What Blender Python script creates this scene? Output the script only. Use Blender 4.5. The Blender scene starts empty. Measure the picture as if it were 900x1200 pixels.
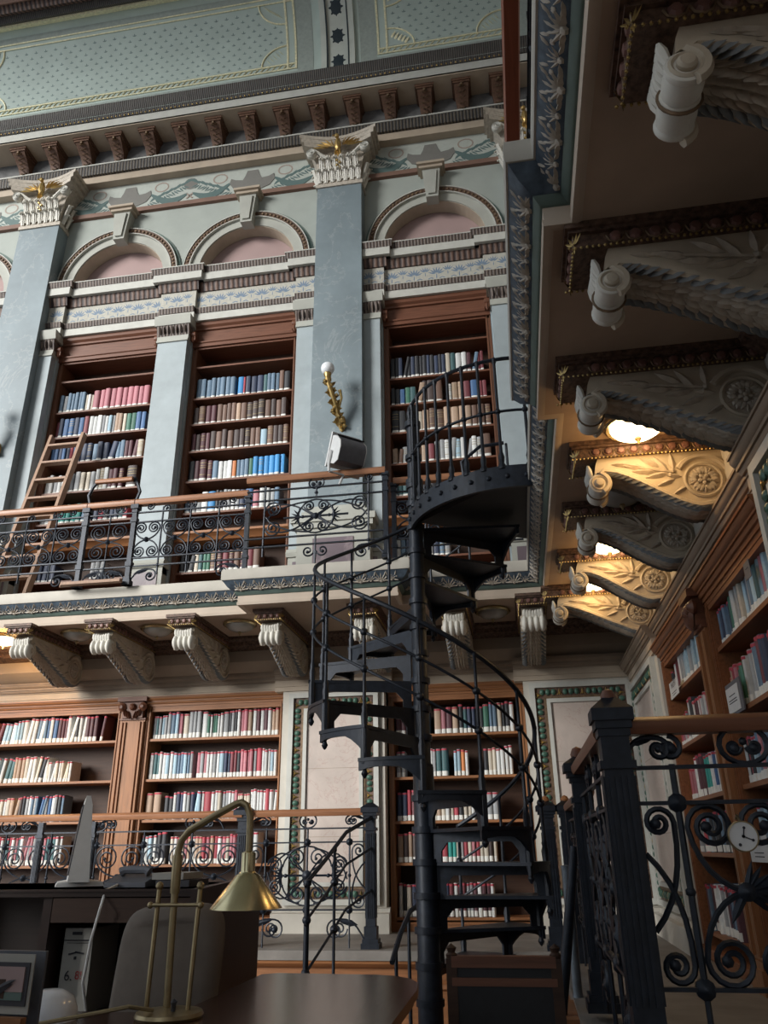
import bpy, bmesh, math, random
from mathutils import Matrix, Vector
PI = math.pi
sin, cos = math.sin, math.cos
RN = random.Random(11)
EYE = 1.25            # camera height above the hall floor; coordinates below are relative to the eye
S = bpy.context.scene
COL = S.collection

# ------------------------------------------------------------------ mesh builder
class MB:
    def __init__(s):
        s.v = []; s.f = []; s.m = []
    def add(s, vs, fs, m=0):
        o = len(s.v)
        s.v += [tuple(p) for p in vs]
        s.f += [tuple(i + o for i in f) for f in fs]
        s.m += [m] * len(fs)
        return s
    def box(s, x0, x1, y0, y1, z0, z1, m=0):
        vs = [(x, y, z) for z in (z0, z1) for y in (y0, y1) for x in (x0, x1)]
        return s.add(vs, [(0, 2, 3, 1), (4, 5, 7, 6), (0, 1, 5, 4), (2, 6, 7, 3), (0, 4, 6, 2), (1, 3, 7, 5)], m)
    def obox(s, c, U, V, N, u, v, n, m=0):
        c, U, V, N = Vector(c), Vector(U), Vector(V), Vector(N)
        vs = [c + U * a * u + V * b * v + N * d * n for d in (-1, 1) for b in (-1, 1) for a in (-1, 1)]
        return s.add(vs, [(0, 2, 3, 1), (4, 5, 7, 6), (0, 1, 5, 4), (2, 6, 7, 3), (0, 4, 6, 2), (1, 3, 7, 5)], m)
    def prism(s, poly, fn, a, b, m=0):
        n = len(poly)
        vs = [fn(u, v, a) for u, v in poly] + [fn(u, v, b) for u, v in poly]
        fs = [(i, (i + 1) % n, n + (i + 1) % n, n + i) for i in range(n)]
        fs += [tuple(range(n))[::-1], tuple(range(n, 2 * n))]
        return s.add(vs, fs, m)
    def mx(s, x0, x1, prof, m=0):      # moulding along X, profile in (y, z)
        return s.prism(prof, lambda u, v, w: (w, u, v), x0, x1, m)
    def my(s, y0, y1, prof, m=0):      # moulding along Y, profile in (x, z)
        return s.prism(prof, lambda u, v, w: (u, w, v), y0, y1, m)
    def mz(s, z0, z1, poly, m=0):
        return s.prism(poly, lambda u, v, w: (u, v, w), z0, z1, m)
    def tube(s, pts, r, n=6, closed=False, m=0, flat=1.0):
        P = [Vector(p) for p in pts]; k = len(P)
        if k < 2: return s
        T = []
        for i in range(k):
            if closed: t = P[(i + 1) % k] - P[i - 1]
            else: t = P[min(i + 1, k - 1)] - P[max(i - 1, 0)]
            T.append(t.normalized() if t.length > 1e-9 else Vector((0, 0, 1)))
        a = Vector((0, 0, 1)) if abs(T[0].z) < .9 else Vector((1, 0, 0))
        N = (a - T[0] * a.dot(T[0])).normalized()
        vs = []
        for i in range(k):
            N = (N - T[i] * N.dot(T[i])).normalized()
            B = T[i].cross(N)
            rr = r[i] if isinstance(r, (list, tuple)) else r
            for j in range(n):
                q = 2 * PI * j / n
                vs.append(P[i] + N * (cos(q) * rr) + B * (sin(q) * rr * flat))
        fs = []
        for i in range(k if closed else k - 1):
            i2 = (i + 1) % k
            for j in range(n):
                j2 = (j + 1) % n
                fs.append((i * n + j, i * n + j2, i2 * n + j2, i2 * n + j))
        if not closed:
            fs += [tuple(range(n))[::-1], tuple((k - 1) * n + j for j in range(n))]
        return s.add(vs, fs, m)
    def lathe(s, prof, c, n=16, axis='z', m=0):   # prof [(r, h)]
        c = Vector(c)
        ax = {'z': (Vector((1, 0, 0)), Vector((0, 1, 0)), Vector((0, 0, 1))), 'y': (Vector((0, 0, 1)), Vector((1, 0, 0)), Vector((0, 1, 0))),
              'x': (Vector((0, 1, 0)), Vector((0, 0, 1)), Vector((1, 0, 0)))}[axis] if isinstance(axis, str) else axis
        vs = []
        for r, h in prof:
            for j in range(n):
                q = 2 * PI * j / n
                vs.append(c + ax[0] * (cos(q) * r) + ax[1] * (sin(q) * r) + ax[2] * h)
        fs = []
        for i in range(len(prof) - 1):
            for j in range(n):
                j2 = (j + 1) % n
                fs.append((i * n + j, i * n + j2, (i + 1) * n + j2, (i + 1) * n + j))
        fs += [tuple(range(n))[::-1], tuple((len(prof) - 1) * n + j for j in range(n))]
        return s.add(vs, fs, m)
    def ell(s, c, U, V, N, n=6, k=4, m=0):        # ellipsoid with half axes U, V, N (N = pole)
        c, U, V, N = Vector(c), Vector(U), Vector(V), Vector(N)
        vs = [c - N]
        for i in range(1, k):
            t = -PI / 2 + PI * i / k
            for j in range(n):
                q = 2 * PI * j / n
                vs.append(c + U * (cos(t) * cos(q)) + V * (cos(t) * sin(q)) + N * sin(t))
        vs.append(c + N)
        fs = []
        for j in range(n):
            fs.append((0, 1 + (j + 1) % n, 1 + j))
            for i in range(k - 2):
                a = 1 + i * n
                fs.append((a + j, a + (j + 1) % n, a + n + (j + 1) % n, a + n + j))
            fs.append((1 + (k - 2) * n + j, 1 + (k - 2) * n + (j + 1) % n, len(vs) - 1))
        return s.add(vs, fs, m)
    def sph(s, c, r, n=10, k=7, m=0):
        return s.ell(c, (r, 0, 0), (0, r, 0), (0, 0, r), n, k, m)
    def leaf(s, c, U, V, N, m=0):                 # raised pointed leaf: along U, width V, thickness N
        c, U, V, N = Vector(c), Vector(U), Vector(V), Vector(N)
        vs = [c - U, c - U * .35 + V * .9, c + U * .35 + V * .7, c + U, c + U * .35 - V * .7, c - U * .35 - V * .9, c + N - U * .35, c + N * .9 + U * .35]
        return s.add(vs, [(0, 1, 6), (1, 2, 7, 6), (2, 3, 7), (3, 4, 7), (4, 5, 6, 7), (5, 0, 6)], m)

MESHES = {}
def mesh_of(name, mb, mats, smooth=True, recalc=True):
    me = bpy.data.meshes.new(name)
    me.from_pydata(mb.v, [], mb.f)
    for mt in mats: me.materials.append(mt)
    me.polygons.foreach_set('material_index', mb.m)
    if recalc:
        bm = bmesh.new(); bm.from_mesh(me)
        bmesh.ops.recalc_face_normals(bm, faces=bm.faces)
        bm.to_mesh(me); bm.free()
    if smooth:
        me.polygons.foreach_set('use_smooth', [True] * len(me.polygons))
        me.set_sharp_from_angle(angle=math.radians(38))
    me.update()
    return me
def tag(o, label=None, cat=None, group=None, kind=None):
    if label: o['label'] = label
    if cat: o['category'] = cat
    if group: o['group'] = group
    if kind: o['kind'] = kind
    return o
def thing(name, label, cat, loc=(0, 0, 0), group=None, rz=0.0, kind=None):
    o = bpy.data.objects.new(name, None); COL.objects.link(o)
    o.empty_display_size = .1
    o.location = loc; o.rotation_euler = (0, 0, rz)
    return tag(o, label, cat, group, kind)
def root_of(o):
    while o.parent: o = o.parent
    return o
def part(parent, name, mb, mats, local=False, smooth=True, label=None, kind=None):
    """one mesh under its thing; mb is in scene coordinates unless local"""
    if not isinstance(mats, (list, tuple)): mats = [mats]
    if not local:
        L = root_of(parent).location
        mb.v = [(x - L.x, y - L.y, z - L.z) for x, y, z in mb.v]
    o = bpy.data.objects.new(name, mesh_of(name, mb, mats, smooth)); COL.objects.link(o)
    o.parent = parent
    return tag(o, label, None, None, kind)
def solo(name, mb, mats, label, cat, group=None, smooth=True, loc=None, kind=None):
    if not isinstance(mats, (list, tuple)): mats = [mats]
    if loc is None:
        xs, ys, zs = zip(*mb.v); loc = ((min(xs) + max(xs)) / 2, (min(ys) + max(ys)) / 2, min(zs))
    mb.v = [(x - loc[0], y - loc[1], z - loc[2]) for x, y, z in mb.v]
    o = bpy.data.objects.new(name, mesh_of(name, mb, mats, smooth)); COL.objects.link(o)
    o.location = loc
    return tag(o, label, cat, group, kind)
def struct(name, mb, mats, smooth=True):
    if not isinstance(mats, (list, tuple)): mats = [mats]
    o = bpy.data.objects.new(name, mesh_of(name, mb, mats, smooth)); COL.objects.link(o)
    o['kind'] = 'structure'
    return o
def dup(root, loc, rz=None, label=None, group=None):
    r = root.copy(); COL.objects.link(r); r.location = loc
    if rz is not None: r.rotation_euler = (0, 0, rz)
    if label: r['label'] = label
    if group: r['group'] = group
    def rec(a, b):
        for ch in [c for c in bpy.data.objects if c.parent == a]:
            d = ch.copy(); COL.objects.link(d); d.parent = b
            rec(ch, d)
    rec(root, r)
    return r

# ------------------------------------------------------------------ materials
def nodes(name):
    m = bpy.data.materials.new(name); m.use_nodes = True
    nt = m.node_tree; b = nt.nodes['Principled BSDF']
    return m, nt, b
def L(nt, a, b): nt.links.new(a, b)
def coords(nt, scale=(1, 1, 1)):
    tc = nt.nodes.new('ShaderNodeTexCoord'); mp = nt.nodes.new('ShaderNodeMapping')
    mp.inputs['Scale'].default_value = scale
    L(nt, tc.outputs['Object'], mp.inputs['Vector'])
    return mp.outputs['Vector']
def ramp(nt, fac, stops):
    r = nt.nodes.new('ShaderNodeValToRGB')
    e = r.color_ramp.elements
    while len(e) < len(stops): e.new(.5)
    for q, (p, c) in zip(e, stops): q.position = p; q.color = (*c, 1)
    L(nt, fac, r.inputs['Fac'])
    return r.outputs['Color']
def bump(nt, b, h, st=.3, dist=.01):
    n = nt.nodes.new('ShaderNodeBump'); n.inputs['Strength'].default_value = st; n.inputs['Distance'].default_value = dist
    L(nt, h, n.inputs['Height']); L(nt, n.outputs['Normal'], b.inputs['Normal'])
def noise(nt, vec, scale, detail=4, rough=.55, dist=0):
    n = nt.nodes.new('ShaderNodeTexNoise')
    n.inputs['Scale'].default_value = scale; n.inputs['Detail'].default_value = detail
    n.inputs['Roughness'].default_value = rough; n.inputs['Distortion'].default_value = dist
    L(nt, vec, n.inputs['Vector'])
    return n.outputs['Fac']
def sc(c, k): return tuple(min(1, x * k) for x in c)
def mat(name, c, rough=.6, metal=0, var=.18, scale=6, bmp=.15, c2=None, spec=.4, sv=(1, 1, 1), lo=.3, hi=.7, dist=.006):
    m, nt, b = nodes(name)
    f = noise(nt, coords(nt, sv), scale, 6)
    L(nt, ramp(nt, f, [(lo, sc(c, 1 - var)), (hi, c2 or sc(c, 1 + var))]), b.inputs['Base Color'])
    b.inputs['Roughness'].default_value = rough; b.inputs['Metallic'].default_value = metal
    b.inputs['Specular IOR Level'].default_value = spec
    if bmp: bump(nt, b, f, bmp, dist)
    return m
def wood(name, c, axis='x', rough=.5, var=.35, spec=.35):
    k = {'x': (.6, 9, 9), 'y': (9, .6, 9), 'z': (9, 9, .6)}[axis]
    m, nt, b = nodes(name)
    f = noise(nt, coords(nt, k), 5, 7, .6, .4)
    L(nt, ramp(nt, f, [(.25, sc(c, 1 - var)), (.5, c), (.8, sc(c, 1 + var * .7))]), b.inputs['Base Color'])
    b.inputs['Roughness'].default_value = rough
    b.inputs['Specular IOR Level'].default_value = spec
    bump(nt, b, f, .12, .004)
    return m
def marble(name, base, vein, scale=1.6, rough=.35, spots=None, bmp=.05, wid=.04, amt=.55):
    m, nt, b = nodes(name)
    v = coords(nt)
    f = noise(nt, v, scale, 8, .6, .3)
    g = noise(nt, v, scale * .8, 10, .62, .5)
    col = ramp(nt, f, [(.3, sc(base, .82)), (.7, sc(base, 1.12))])
    vm = ramp(nt, g, [(.5 - wid, (0, 0, 0)), (.5, (1, 1, 1)), (.5 + wid, (0, 0, 0))])
    mx = nt.nodes.new('ShaderNodeMix'); mx.data_type = 'RGBA'
    ml = nt.nodes.new('ShaderNodeMath'); ml.operation = 'MULTIPLY'; ml.inputs[1].default_value = amt
    L(nt, vm, ml.inputs[0]); L(nt, ml.outputs[0], mx.inputs['Factor'])
    L(nt, col, mx.inputs['A']); mx.inputs['B'].default_value = (*vein, 1)
    L(nt, mx.outputs['Result'], b.inputs['Base Color'])
    b.inputs['Roughness'].default_value = rough
    bump(nt, b, f, bmp, .004)
    return m
def stripes(name, c1, c2, axis, period, rough=.6, metal=0, bmp=.5, lo=.35, hi=.65):
    """carved repeat along one axis (reeds, dentils, eggs) : two own colours plus relief"""
    m, nt, b = nodes(name)
    v = coords(nt)
    sp = nt.nodes.new('ShaderNodeSeparateXYZ'); L(nt, v, sp.inputs[0])
    a = nt.nodes.new('ShaderNodeMath'); a.operation = 'MULTIPLY'; a.inputs[1].default_value = 2 * PI / period
    L(nt, sp.outputs[axis.upper()], a.inputs[0])
    q = nt.nodes.new('ShaderNodeMath'); q.operation = 'SINE'; L(nt, a.outputs[0], q.inputs[0])
    n = noise(nt, v, 14, 3)
    t = nt.nodes.new('ShaderNodeMath'); t.operation = 'MULTIPLY_ADD'; t.inputs[1].default_value = .4
    L(nt, q.outputs[0], t.inputs[0]); L(nt, n, t.inputs[2])
    L(nt, ramp(nt, t.outputs[0], [(lo, c1), (hi, c2)]), b.inputs['Base Color'])
    b.inputs['Roughness'].default_value = rough; b.inputs['Metallic'].default_value = metal
    bump(nt, b, t.outputs[0], bmp, .012)
    return m
def flat(name, c, rough=.6, metal=0, spec=.4):
    m, nt, b = nodes(name)
    f = noise(nt, coords(nt), 20, 2)
    L(nt, ramp(nt, f, [(.2, sc(c, .93)), (.8, sc(c, 1.05))]), b.inputs['Base Color'])
    b.inputs['Roughness'].default_value = rough; b.inputs['Metallic'].default_value = metal
    b.inputs['Specular IOR Level'].default_value = spec
    return m

M = {}
M['iron'] = mat('iron', (.013, .0175, .027), .46, .3, .35, 25, .12, spec=.45)
M['iron_black'] = mat('iron_black', (.006, .0065, .009), .55, .2, .3, 25, .12)
M['oak'] = wood('oak', (.285, .122, .050), 'x', .48)
M['oak_z'] = wood('oak_z', (.295, .132, .056), 'z', .48)
M['oak_y'] = wood('oak_y', (.24, .092, .038), 'y', .48)
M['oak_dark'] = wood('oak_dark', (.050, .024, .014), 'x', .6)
M['mahog'] = wood('mahog', (.150, .060, .034), 'x', .45)
M['mahog_z'] = wood('mahog_z', (.155, .066, .036), 'z', .45)
M['rail_wood'] = wood('rail_wood', (.34, .155, .078), 'x', .35, .3)
M['rail_shaded'] = wood('rail_shaded', (.16, .062, .032), 'x', .35, .3)  # rail_wood darkened: shade on the near handrail put into its colour
M['rail_wood_y'] = wood('rail_wood_y', (.22, .095, .05), 'y', .35, .3)
M['redwood_y'] = wood('redwood_y', (.34, .10, .055), 'y', .4, .25)
M['ladder_wood'] = wood('ladder_wood', (.36, .23, .16), 'z', .6, .3)
M['table_wood'] = wood('table_wood', (.055, .026, .018), 'y', .22, .3, .5)
M['desk_wood'] = wood('desk_wood', (.030, .015, .011), 'x', .4, .3)
M['floor_wood'] = wood('floor_wood', (.10, .065, .045), 'y', .45, .3)
M['plat_stone'] = mat('plat_stone', (.215, .195, .175), .6, 0, .2, 5, .1)
M['blue_marble'] = marble('blue_marble', (.190, .238, .262), (.38, .41, .41), 1.8, .5, wid=.012, amt=.35)
M['strip_blue'] = mat('strip_blue', (.325, .375, .395), .55, 0, .1, 4, .05)
M['green_wall'] = mat('green_wall', (.345, .375, .345), .65, 0, .07, 3, .05)
M['plaster'] = mat('plaster', (.385, .39, .35), .65, 0, .08, 4, .06)
M['cream'] = mat('cream', (.52, .49, .43), .65, 0, .08, 5, .06)
M['fascia'] = mat('fascia', (.52, .43, .345), .65, 0, .08, 5, .05)
M['tan'] = mat('tan', (.43, .355, .275), .65, 0, .1, 4, .06)
M['brown_soffit'] = mat('brown_soffit', (.44, .335, .255), .7, 0, .1, 3, .05)
M['brown_wall'] = mat('brown_wall', (.33, .265, .205), .7, 0, .1, 3, .05)
M['ent_brown'] = mat('ent_brown', (.27, .205, .15), .6, 0, .12, 6, .06)
M['red_brown'] = mat('red_brown', (.20, .115, .085), .65, 0, .12, 5, .06)
M['pink_wall'] = mat('pink_wall', (.36, .255, .245), .7, 0, .07, 2, .04)
M['pink_marble'] = marble('pink_marble', (.53, .45, .40), (.36, .18, .15), 2.2, .4, wid=.006, amt=.45)
M['dark_marble'] = marble('dark_marble', (.16, .12, .14), (.30, .24, .25), 2.0, .4)
M['white_trim'] = mat('white_trim', (.50, .50, .46), .6, 0, .08, 8, .05)
M['green_bead'] = mat('green_bead', (.055, .125, .090), .4, 0, .3, 30, .05)
M['bronze'] = mat('bronze', (.16, .105, .062), .5, .35, .35, 30, .2)
M['dark_carve'] = mat('dark_carve', (.075, .045, .036), .55, .1, .5, 40, .5, c2=(.19, .115, .08))
M['egg'] = mat('egg', (.17, .085, .07), .45, .1, .3, 20, .1)
M['gold'] = mat('gold', (.52, .36, .14), .38, .75, .3, 18, .15)
M['gold_line'] = mat('gold_line', (.78, .74, .50), .5, 0, .2, 30, .1)
M['green_fillet'] = mat('green_fillet', (.115, .165, .145), .6, 0, .12, 8, .05)
M['carve_ground'] = mat('carve_ground', (.075, .105, .14), .6, 0, .35, 22, .3)
M['carve_stone'] = mat('carve_stone', (.46, .41, .345), .6, 0, .2, 25, .15)
M['console'] = mat('console', (.47, .405, .315), .6, 0, .12, 9, .08)
M['console_white'] = mat('console_white', (.62, .60, .54), .5, 0, .1, 12, .06)
M['console_leaf'] = mat('console_leaf', (.42, .36, .29), .6, 0, .2, 25, .15)
M['blue_leaf'] = mat('blue_leaf', (.17, .18, .185), .6, 0, .2, 25, .1)
M['modillion'] = mat('modillion', (.13, .070, .045), .55, .05, .35, 30, .25)
M['dentil'] = stripes('dentil', (.022, .021, .022), (.095, .078, .06), 'x', .05, bmp=.6)
M['dentil_y'] = stripes('dentil_y', (.035, .033, .034), (.13, .11, .085), 'y', .07, bmp=.6)
M['egg_x'] = stripes('egg_x', (.028, .014, .012), (.14, .082, .06), 'x', .075, bmp=.7)
M['leaf_x'] = stripes('leaf_x', (.05, .034, .03), (.15, .115, .095), 'x', .045, bmp=.6)
M['cyma_x'] = stripes('cyma_x', (.028, .026, .026), (.085, .074, .062), 'x', .032, bmp=.6)
M['frieze_ground'] = mat('frieze_ground', (.43, .42, .37), .7, 0, .12, 30, .05)
M['frieze_blue'] = flat('frieze_blue', (.15, .21, .29))
M['frieze_green'] = flat('frieze_green', (.10, .155, .15))
M['frieze_grey'] = flat('frieze_grey', (.185, .18, .165))
M['frieze_pale'] = flat('frieze_pale', (.43, .46, .42))
M['frieze_rust'] = flat('frieze_rust', (.33, .27, .23))
M['cornice_back'] = mat('cornice_back', (.12, .12, .12), .7, 0, .3, 8, .1)
M['cove'] = mat('cove', (.46, .545, .505), .7, 0, .07, 3, .03)
M['cove_dark'] = mat('cove_dark', (.34, .385, .355), .7, 0, .1, 20, .03)
M['cove_pale'] = mat('cove_pale', (.55, .58, .53), .7, 0, .06, 6, .03)
M['cove_mark'] = flat('cove_mark', (.19, .255, .25))
M['cove_black'] = flat('cove_black', (.022, .035, .045))
M['white_paint'] = flat('white_paint', (.66, .67, .67), .5)
M['paper'] = flat('paper', (.62, .62, .62), .7)
M['ink'] = flat('ink', (.03, .03, .04), .7)
M['red_ink'] = flat('red_ink', (.35, .05, .05), .7)
M['grey_metal'] = mat('grey_metal', (.13, .135, .155), .5, .2, .1, 20, .03)
M['dark_grey'] = flat('dark_grey', (.045, .043, .05), .55)
M['brass'] = mat('brass', (.60, .52, .31), .24, .92, .12, 12, .02)
M['brass_dull'] = mat('brass_dull', (.34, .265, .15), .36, .8, .2, 18, .03)
M['old_gold'] = mat('old_gold', (.40, .28, .11), .35, .8, .35, 30, .2)
M['chair_cloth'] = mat('chair_cloth', (.165, .135, .112), .85, 0, .12, 12, .1)
M['black_leather'] = mat('black_leather', (.012, .012, .014), .45, 0, .2, 30, .1)
M['plastic'] = flat('plastic', (.78, .77, .75), .45)
M['beige_plastic'] = flat('beige_plastic', (.36, .345, .31), .5)
M['steel'] = mat('steel', (.15, .175, .20), .4, .6, .2, 20, .03)
M['ceramic'] = flat('ceramic', (.72, .73, .76), .15, 0, .6)
M['green_p'] = flat('green_p', (.06, .2, .13), .5)

def glassy(name, c, em=0, rough=.25):
    m, nt, b = nodes(name)
    b.inputs['Base Color'].default_value = (*c, 1); b.inputs['Roughness'].default_value = rough
    if em:
        b.inputs['Emission Color'].default_value = (1.0, .74, .40, 1); b.inputs['Emission Strength'].default_value = em
    return m
M['bowl_off'] = glassy('bowl_off', (.30, .29, .27))
M['bowl_lit'] = glassy('bowl_lit', (.9, .85, .7), 9)
M['globe'] = glassy('globe', (.80, .84, .88), 0, .15)
# books: cover colour carried by each object (or, for the far remainder, by each face)
def book_mat(name, attr):
    m, nt, b = nodes(name)
    if attr:
        a = nt.nodes.new('ShaderNodeAttribute'); a.attribute_name = 'cover'; colr = a.outputs['Color']
    else:
        a = nt.nodes.new('ShaderNodeObjectInfo'); colr = a.outputs['Color']
    v = coords(nt, (3, 3, 3))
    n = noise(nt, v, 12, 3)
    mx = nt.nodes.new('ShaderNodeMix'); mx.data_type = 'RGBA'; mx.blend_type = 'MULTIPLY'; mx.inputs['Factor'].default_value = .5
    L(nt, colr, mx.inputs['A']); L(nt, ramp(nt, n, [(.3, (.7, .7, .7)), (.7, (1.1, 1.1, 1.1))]), mx.inputs['B'])
    L(nt, mx.outputs['Result'], b.inputs['Base Color'])
    b.inputs['Roughness'].default_value = .55
    return m
M['book'] = book_mat('book_cover', False)
M['book_far'] = book_mat('book_cover_far', True)
M['pages'] = flat('pages', (.55, .52, .45), .8)
M['tag_white'] = flat('tag_white', (.72, .72, .68), .7)
M['tag_red'] = flat('tag_red', (.42, .045, .07), .6)
M['gilt'] = flat('gilt', (.34, .27, .14), .5, .2)
# ------------------------------------------------------------------ hall shell
PZ = -.74            # gallery platform
XL, XR = -10.0, 1.62 # extent of the back wall
YB = 8.98
def S1(name, mats, f):
    mb = MB(); f(mb); return struct(name, mb, mats)
S1('floor', M['floor_wood'], lambda b: b.box(-14, XR, -16, 9.1, -1.35, -1.25))
S1('wall_back', M['brown_wall'], lambda b: b.box(-12, XR + .15, YB, YB + .15, -1.25, 13.0))
S1('wall_right', M['brown_wall'], lambda b: b.box(XR, XR + .15, -6, YB, -1.25, 13.0))
# unseen left and rear wall pieces, added to block daylight
S1('shade_wall_left', M['tan'], lambda b: b.box(-9.3, -9.0, -16, -3.0, -1.25, 13))
S1('shade_wall_rear', M['tan'], lambda b: b.box(-1.0, XR + .15, -9.0, -8.8, -1.25, 13))
S1('ceiling', M['cove_pale'], lambda b: b.box(-12, XR + .15, -6, 7.6, 13.25, 13.35))

# raised platform along the back and the right
def f(b):
    b.box(-12, .2, 7.03, YB, PZ - .07, PZ); b.box(-2.62, .2, 6.93, 7.03, PZ - .07, PZ)
    b.box(.2, XR, 2.6, YB, PZ - .07, PZ)
S1('platform', M['plat_stone'], f)
def f(b):
    for x0, x1, d in ((-12, -2.62, 0), (-2.62, .2, -.1)):
        b.mx(x0, x1, [(7.05 + d, -.81), (7.03 + d, -.83), (7.06 + d, -.86), (7.10 + d, -.87), (7.10 + d, -.95), (7.06 + d, -.97), (7.05 + d, -1.0), (7.08 + d, -1.02), (7.08 + d, -1.25), (7.3, -1.25), (7.3, -.81)])
    b.box(.22, .3, 2.62, 7.0, -1.25, -.81); b.box(.22, XR, 2.64, 2.75, -1.25, -.81)
S1('platform_panelling', M['oak'], f)

# ---- lower wall: frieze, entablature, piers
def f(b):
    b.mx(-12, XR, [(YB, 1.80), (8.42, 1.80), (8.30, 1.86), (8.23, 1.93), (8.23, 2.2), (YB, 2.2)])
S1('wall_back_frieze', M['brown_wall'], f)
S1('wall_right_frieze', M['cream'], lambda b: b.box(1.285, XR, 1.0, 8.47, 1.69, 2.2))
cr = [(y - .24, z) for y, z in [(8.47, 2.19), (8.30, 2.19), (8.31, 2.15), (8.36, 2.13), (8.38, 2.09), (8.43, 2.07), (8.47, 2.05)]]
def f(b):
    b.mx(-12, 1.28, cr)
    for y0, y1 in ((1.0, 8.3),): b.my(y0, y1, [(1.28, 2.19), (1.17, 2.19), (1.18, 2.15), (1.22, 2.13), (1.24, 2.10), (1.28, 2.08)])
S1('trim_1', M['dark_carve'], f)
ENT = [(0, 1.60), (0, 1.65), (-.010, 1.65), (-.010, 1.715), (.3, 1.715), (.3, 1.60)]
ENT2 = [(-0.018, 1.715), (-0.018, 1.73), (-0.032, 1.73), (-0.04, 1.745), (-0.04, 1.755), (-0.052, 1.755), (-0.052, 1.775), (-0.062, 1.78), (-0.075, 1.8), (-0.075, 1.815), (-0.085, 1.815), (-0.085, 1.83), (0.3, 1.835), (0.3, 1.715)]
def f(b):
    for m_, E_ in ((0, ENT), (1, ENT2)):
        for x0, x1, y in ((-12, -2.50, 8.44), (-2.50, -1.34, 8.32), (-1.34, .10, 8.44), (.10, 1.28, 8.32)):
            b.mx(x0 - (.07 if y < 8.4 else 0), x1 + (.07 if y < 8.4 else 0), [(y + d, z) for d, z in E_], m_)
        for y0, y1, x in ((1.0, 3.60, 1.20), (3.60, 6.72, 1.26), (6.72, 8.32, 1.20)):
            b.my(y0, y1, [(x + d, z - .11) for d, z in E_], m_)
S1('trim_2', [M['tan'], M['ent_brown']], f)
def f(b):
    for x0, x1 in ((-2.48, -1.36), (.12, 1.28)):
        b.box(x0, x1, 8.34, YB, PZ, 1.61)
    b.box(1.22, XR, 6.74, 8.34, PZ, 1.52)
    b.box(1.20, XR, 1.0, 3.56, PZ, 1.52)
S1('wall_piers', M['cream'], f)
def f(b):
    for x0, x1 in ((-2.50, -1.32), (.10, 1.28)):
        b.mx(x0, x1, [(8.36, -.52), (8.31, -.53), (8.29, -.56), (8.24, -.57), (8.24, -.745), (8.36, -.745)])
    for y0, y1, x in ((6.72, 8.24, 1.22), (1.0, 3.58, 1.20)):
        b.my(y0, y1, [(x + .02, -.52), (x - .03, -.53), (x - .05, -.56), (x - .09, -.57), (x - .09, -.745), (x + .02, -.745)])
S1('baseboard_back', M['cream'], f)

# ---- framed marble panels on the piers
def marble_panel(label, O, U, N, w, z0, z1):
    """O = lower left corner on the pier, U along the wall, N out of the wall"""
    O, U, N = Vector(O), Vector(U), Vector(N); Z = Vector((0, 0, 1)); h = z1 - z0
    t = thing('marble_panel', label, 'wall panel', O + U * (w / 2), 'framed marble panels on the lower piers')
    def ring(a, b, d0, d1, mb):     # rectangular ring between insets a and b, thickness d0..d1
        for (u0, u1, v0, v1) in ((a, w - a, a, b), (a, w - a, h - b, h - a), (a, b, b, h - b), (w - b, w - a, b, h - b)):
            c = O + U * (u0 + u1) / 2 + Z * (v0 + v1) / 2 + N * (d0 + d1) / 2
            mb.obox(c, U, Z, N, (u1 - u0) / 2, (v1 - v0) / 2, (d1 - d0) / 2)
        return mb
    part(t, 'outer_frame', ring(0, .052, 0, .045, MB()), M['white_trim'])
    part(t, 'bead_channel', ring(.052, .150, 0, .018, MB()), M['dark_carve'])
    mb = MB()
    def beads(p0, p1, across):
        d = p1 - p0; n = max(2, int(d.length / .058)); st = d / n; dn = d.normalized()
        for i in range(n):
            c = p0 + st * (i + .5) + N * .022
            if i % 4 == 3:
                mb.leaf(c, across * .034, dn * .014, N * .014, 1)
                mb.tube([c - dn * .024 - across * .03, c + N * .01, c + dn * .024 - across * .03], .006, 4, m=1)
            else: mb.ell(c, dn * .0285, across * .034, N * .022, 7, 5, 0)
    q = .098
    beads(O + U * q + Z * q, O + U * q + Z * (h - q), U)
    beads(O + U * (w - q) + Z * q, O + U * (w - q) + Z * (h - q), U)
    beads(O + U * q + Z * q, O + U * (w - q) + Z * q, Z)
    beads(O + U * q + Z * (h - q), O + U * (w - q) + Z * (h - q), Z)
    part(t, 'bead_moulding', mb, [M['green_bead'], M['gold']], label='green glazed beads divided by gilt darts')
    part(t, 'gilt_bead', ring(.140, .166, 0, .026, MB()), M['bronze'])
    part(t, 'inner_frame', ring(.166, .205, 0, .040, MB()), M['white_trim'])
    mb = MB(); c = O + U * w / 2 + Z * h / 2 + N * .008
    mb.obox(c, U, Z, N, w / 2 - .205, h / 2 - .205, .008)
    sl_ = part(t, 'slab', mb, M['pink_marble'], label='veined pink marble slab')
    mb = MB()
    for q in (.30, .62): mb.obox(O + U * w / 2 + Z * h * q + N * .0165, U, Z, N, w / 2 - .206, .0022, .0006)
    part(sl_, 'joint', mb, M['brown_wall'])
X, Y_, Z_ = Vector((1, 0, 0)), Vector((0, 1, 0)), Vector((0, 0, 1))
marble_panel('tall pink marble panel in green beaded frame behind the small descending handrail', (-2.40, 8.34, -.50), X, -Y_, .98, -.50, 1.57)
marble_panel('pink marble panel in green beaded frame in the right corner behind the twin posts', (.18, 8.34, -.50), X, -Y_, 1.02, -.50, 1.57)
marble_panel('narrow looking marble panel on the right wall beside the far end of the bookcase', (1.22, 8.28, -.50), -Y_, -X, 1.42, -.50, 1.48)
marble_panel('cropped marble panel with large green beads at the right edge above the books', (1.20, 3.46, -.50), -Y_, -X, 2.2, -.50, 1.60)

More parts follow.
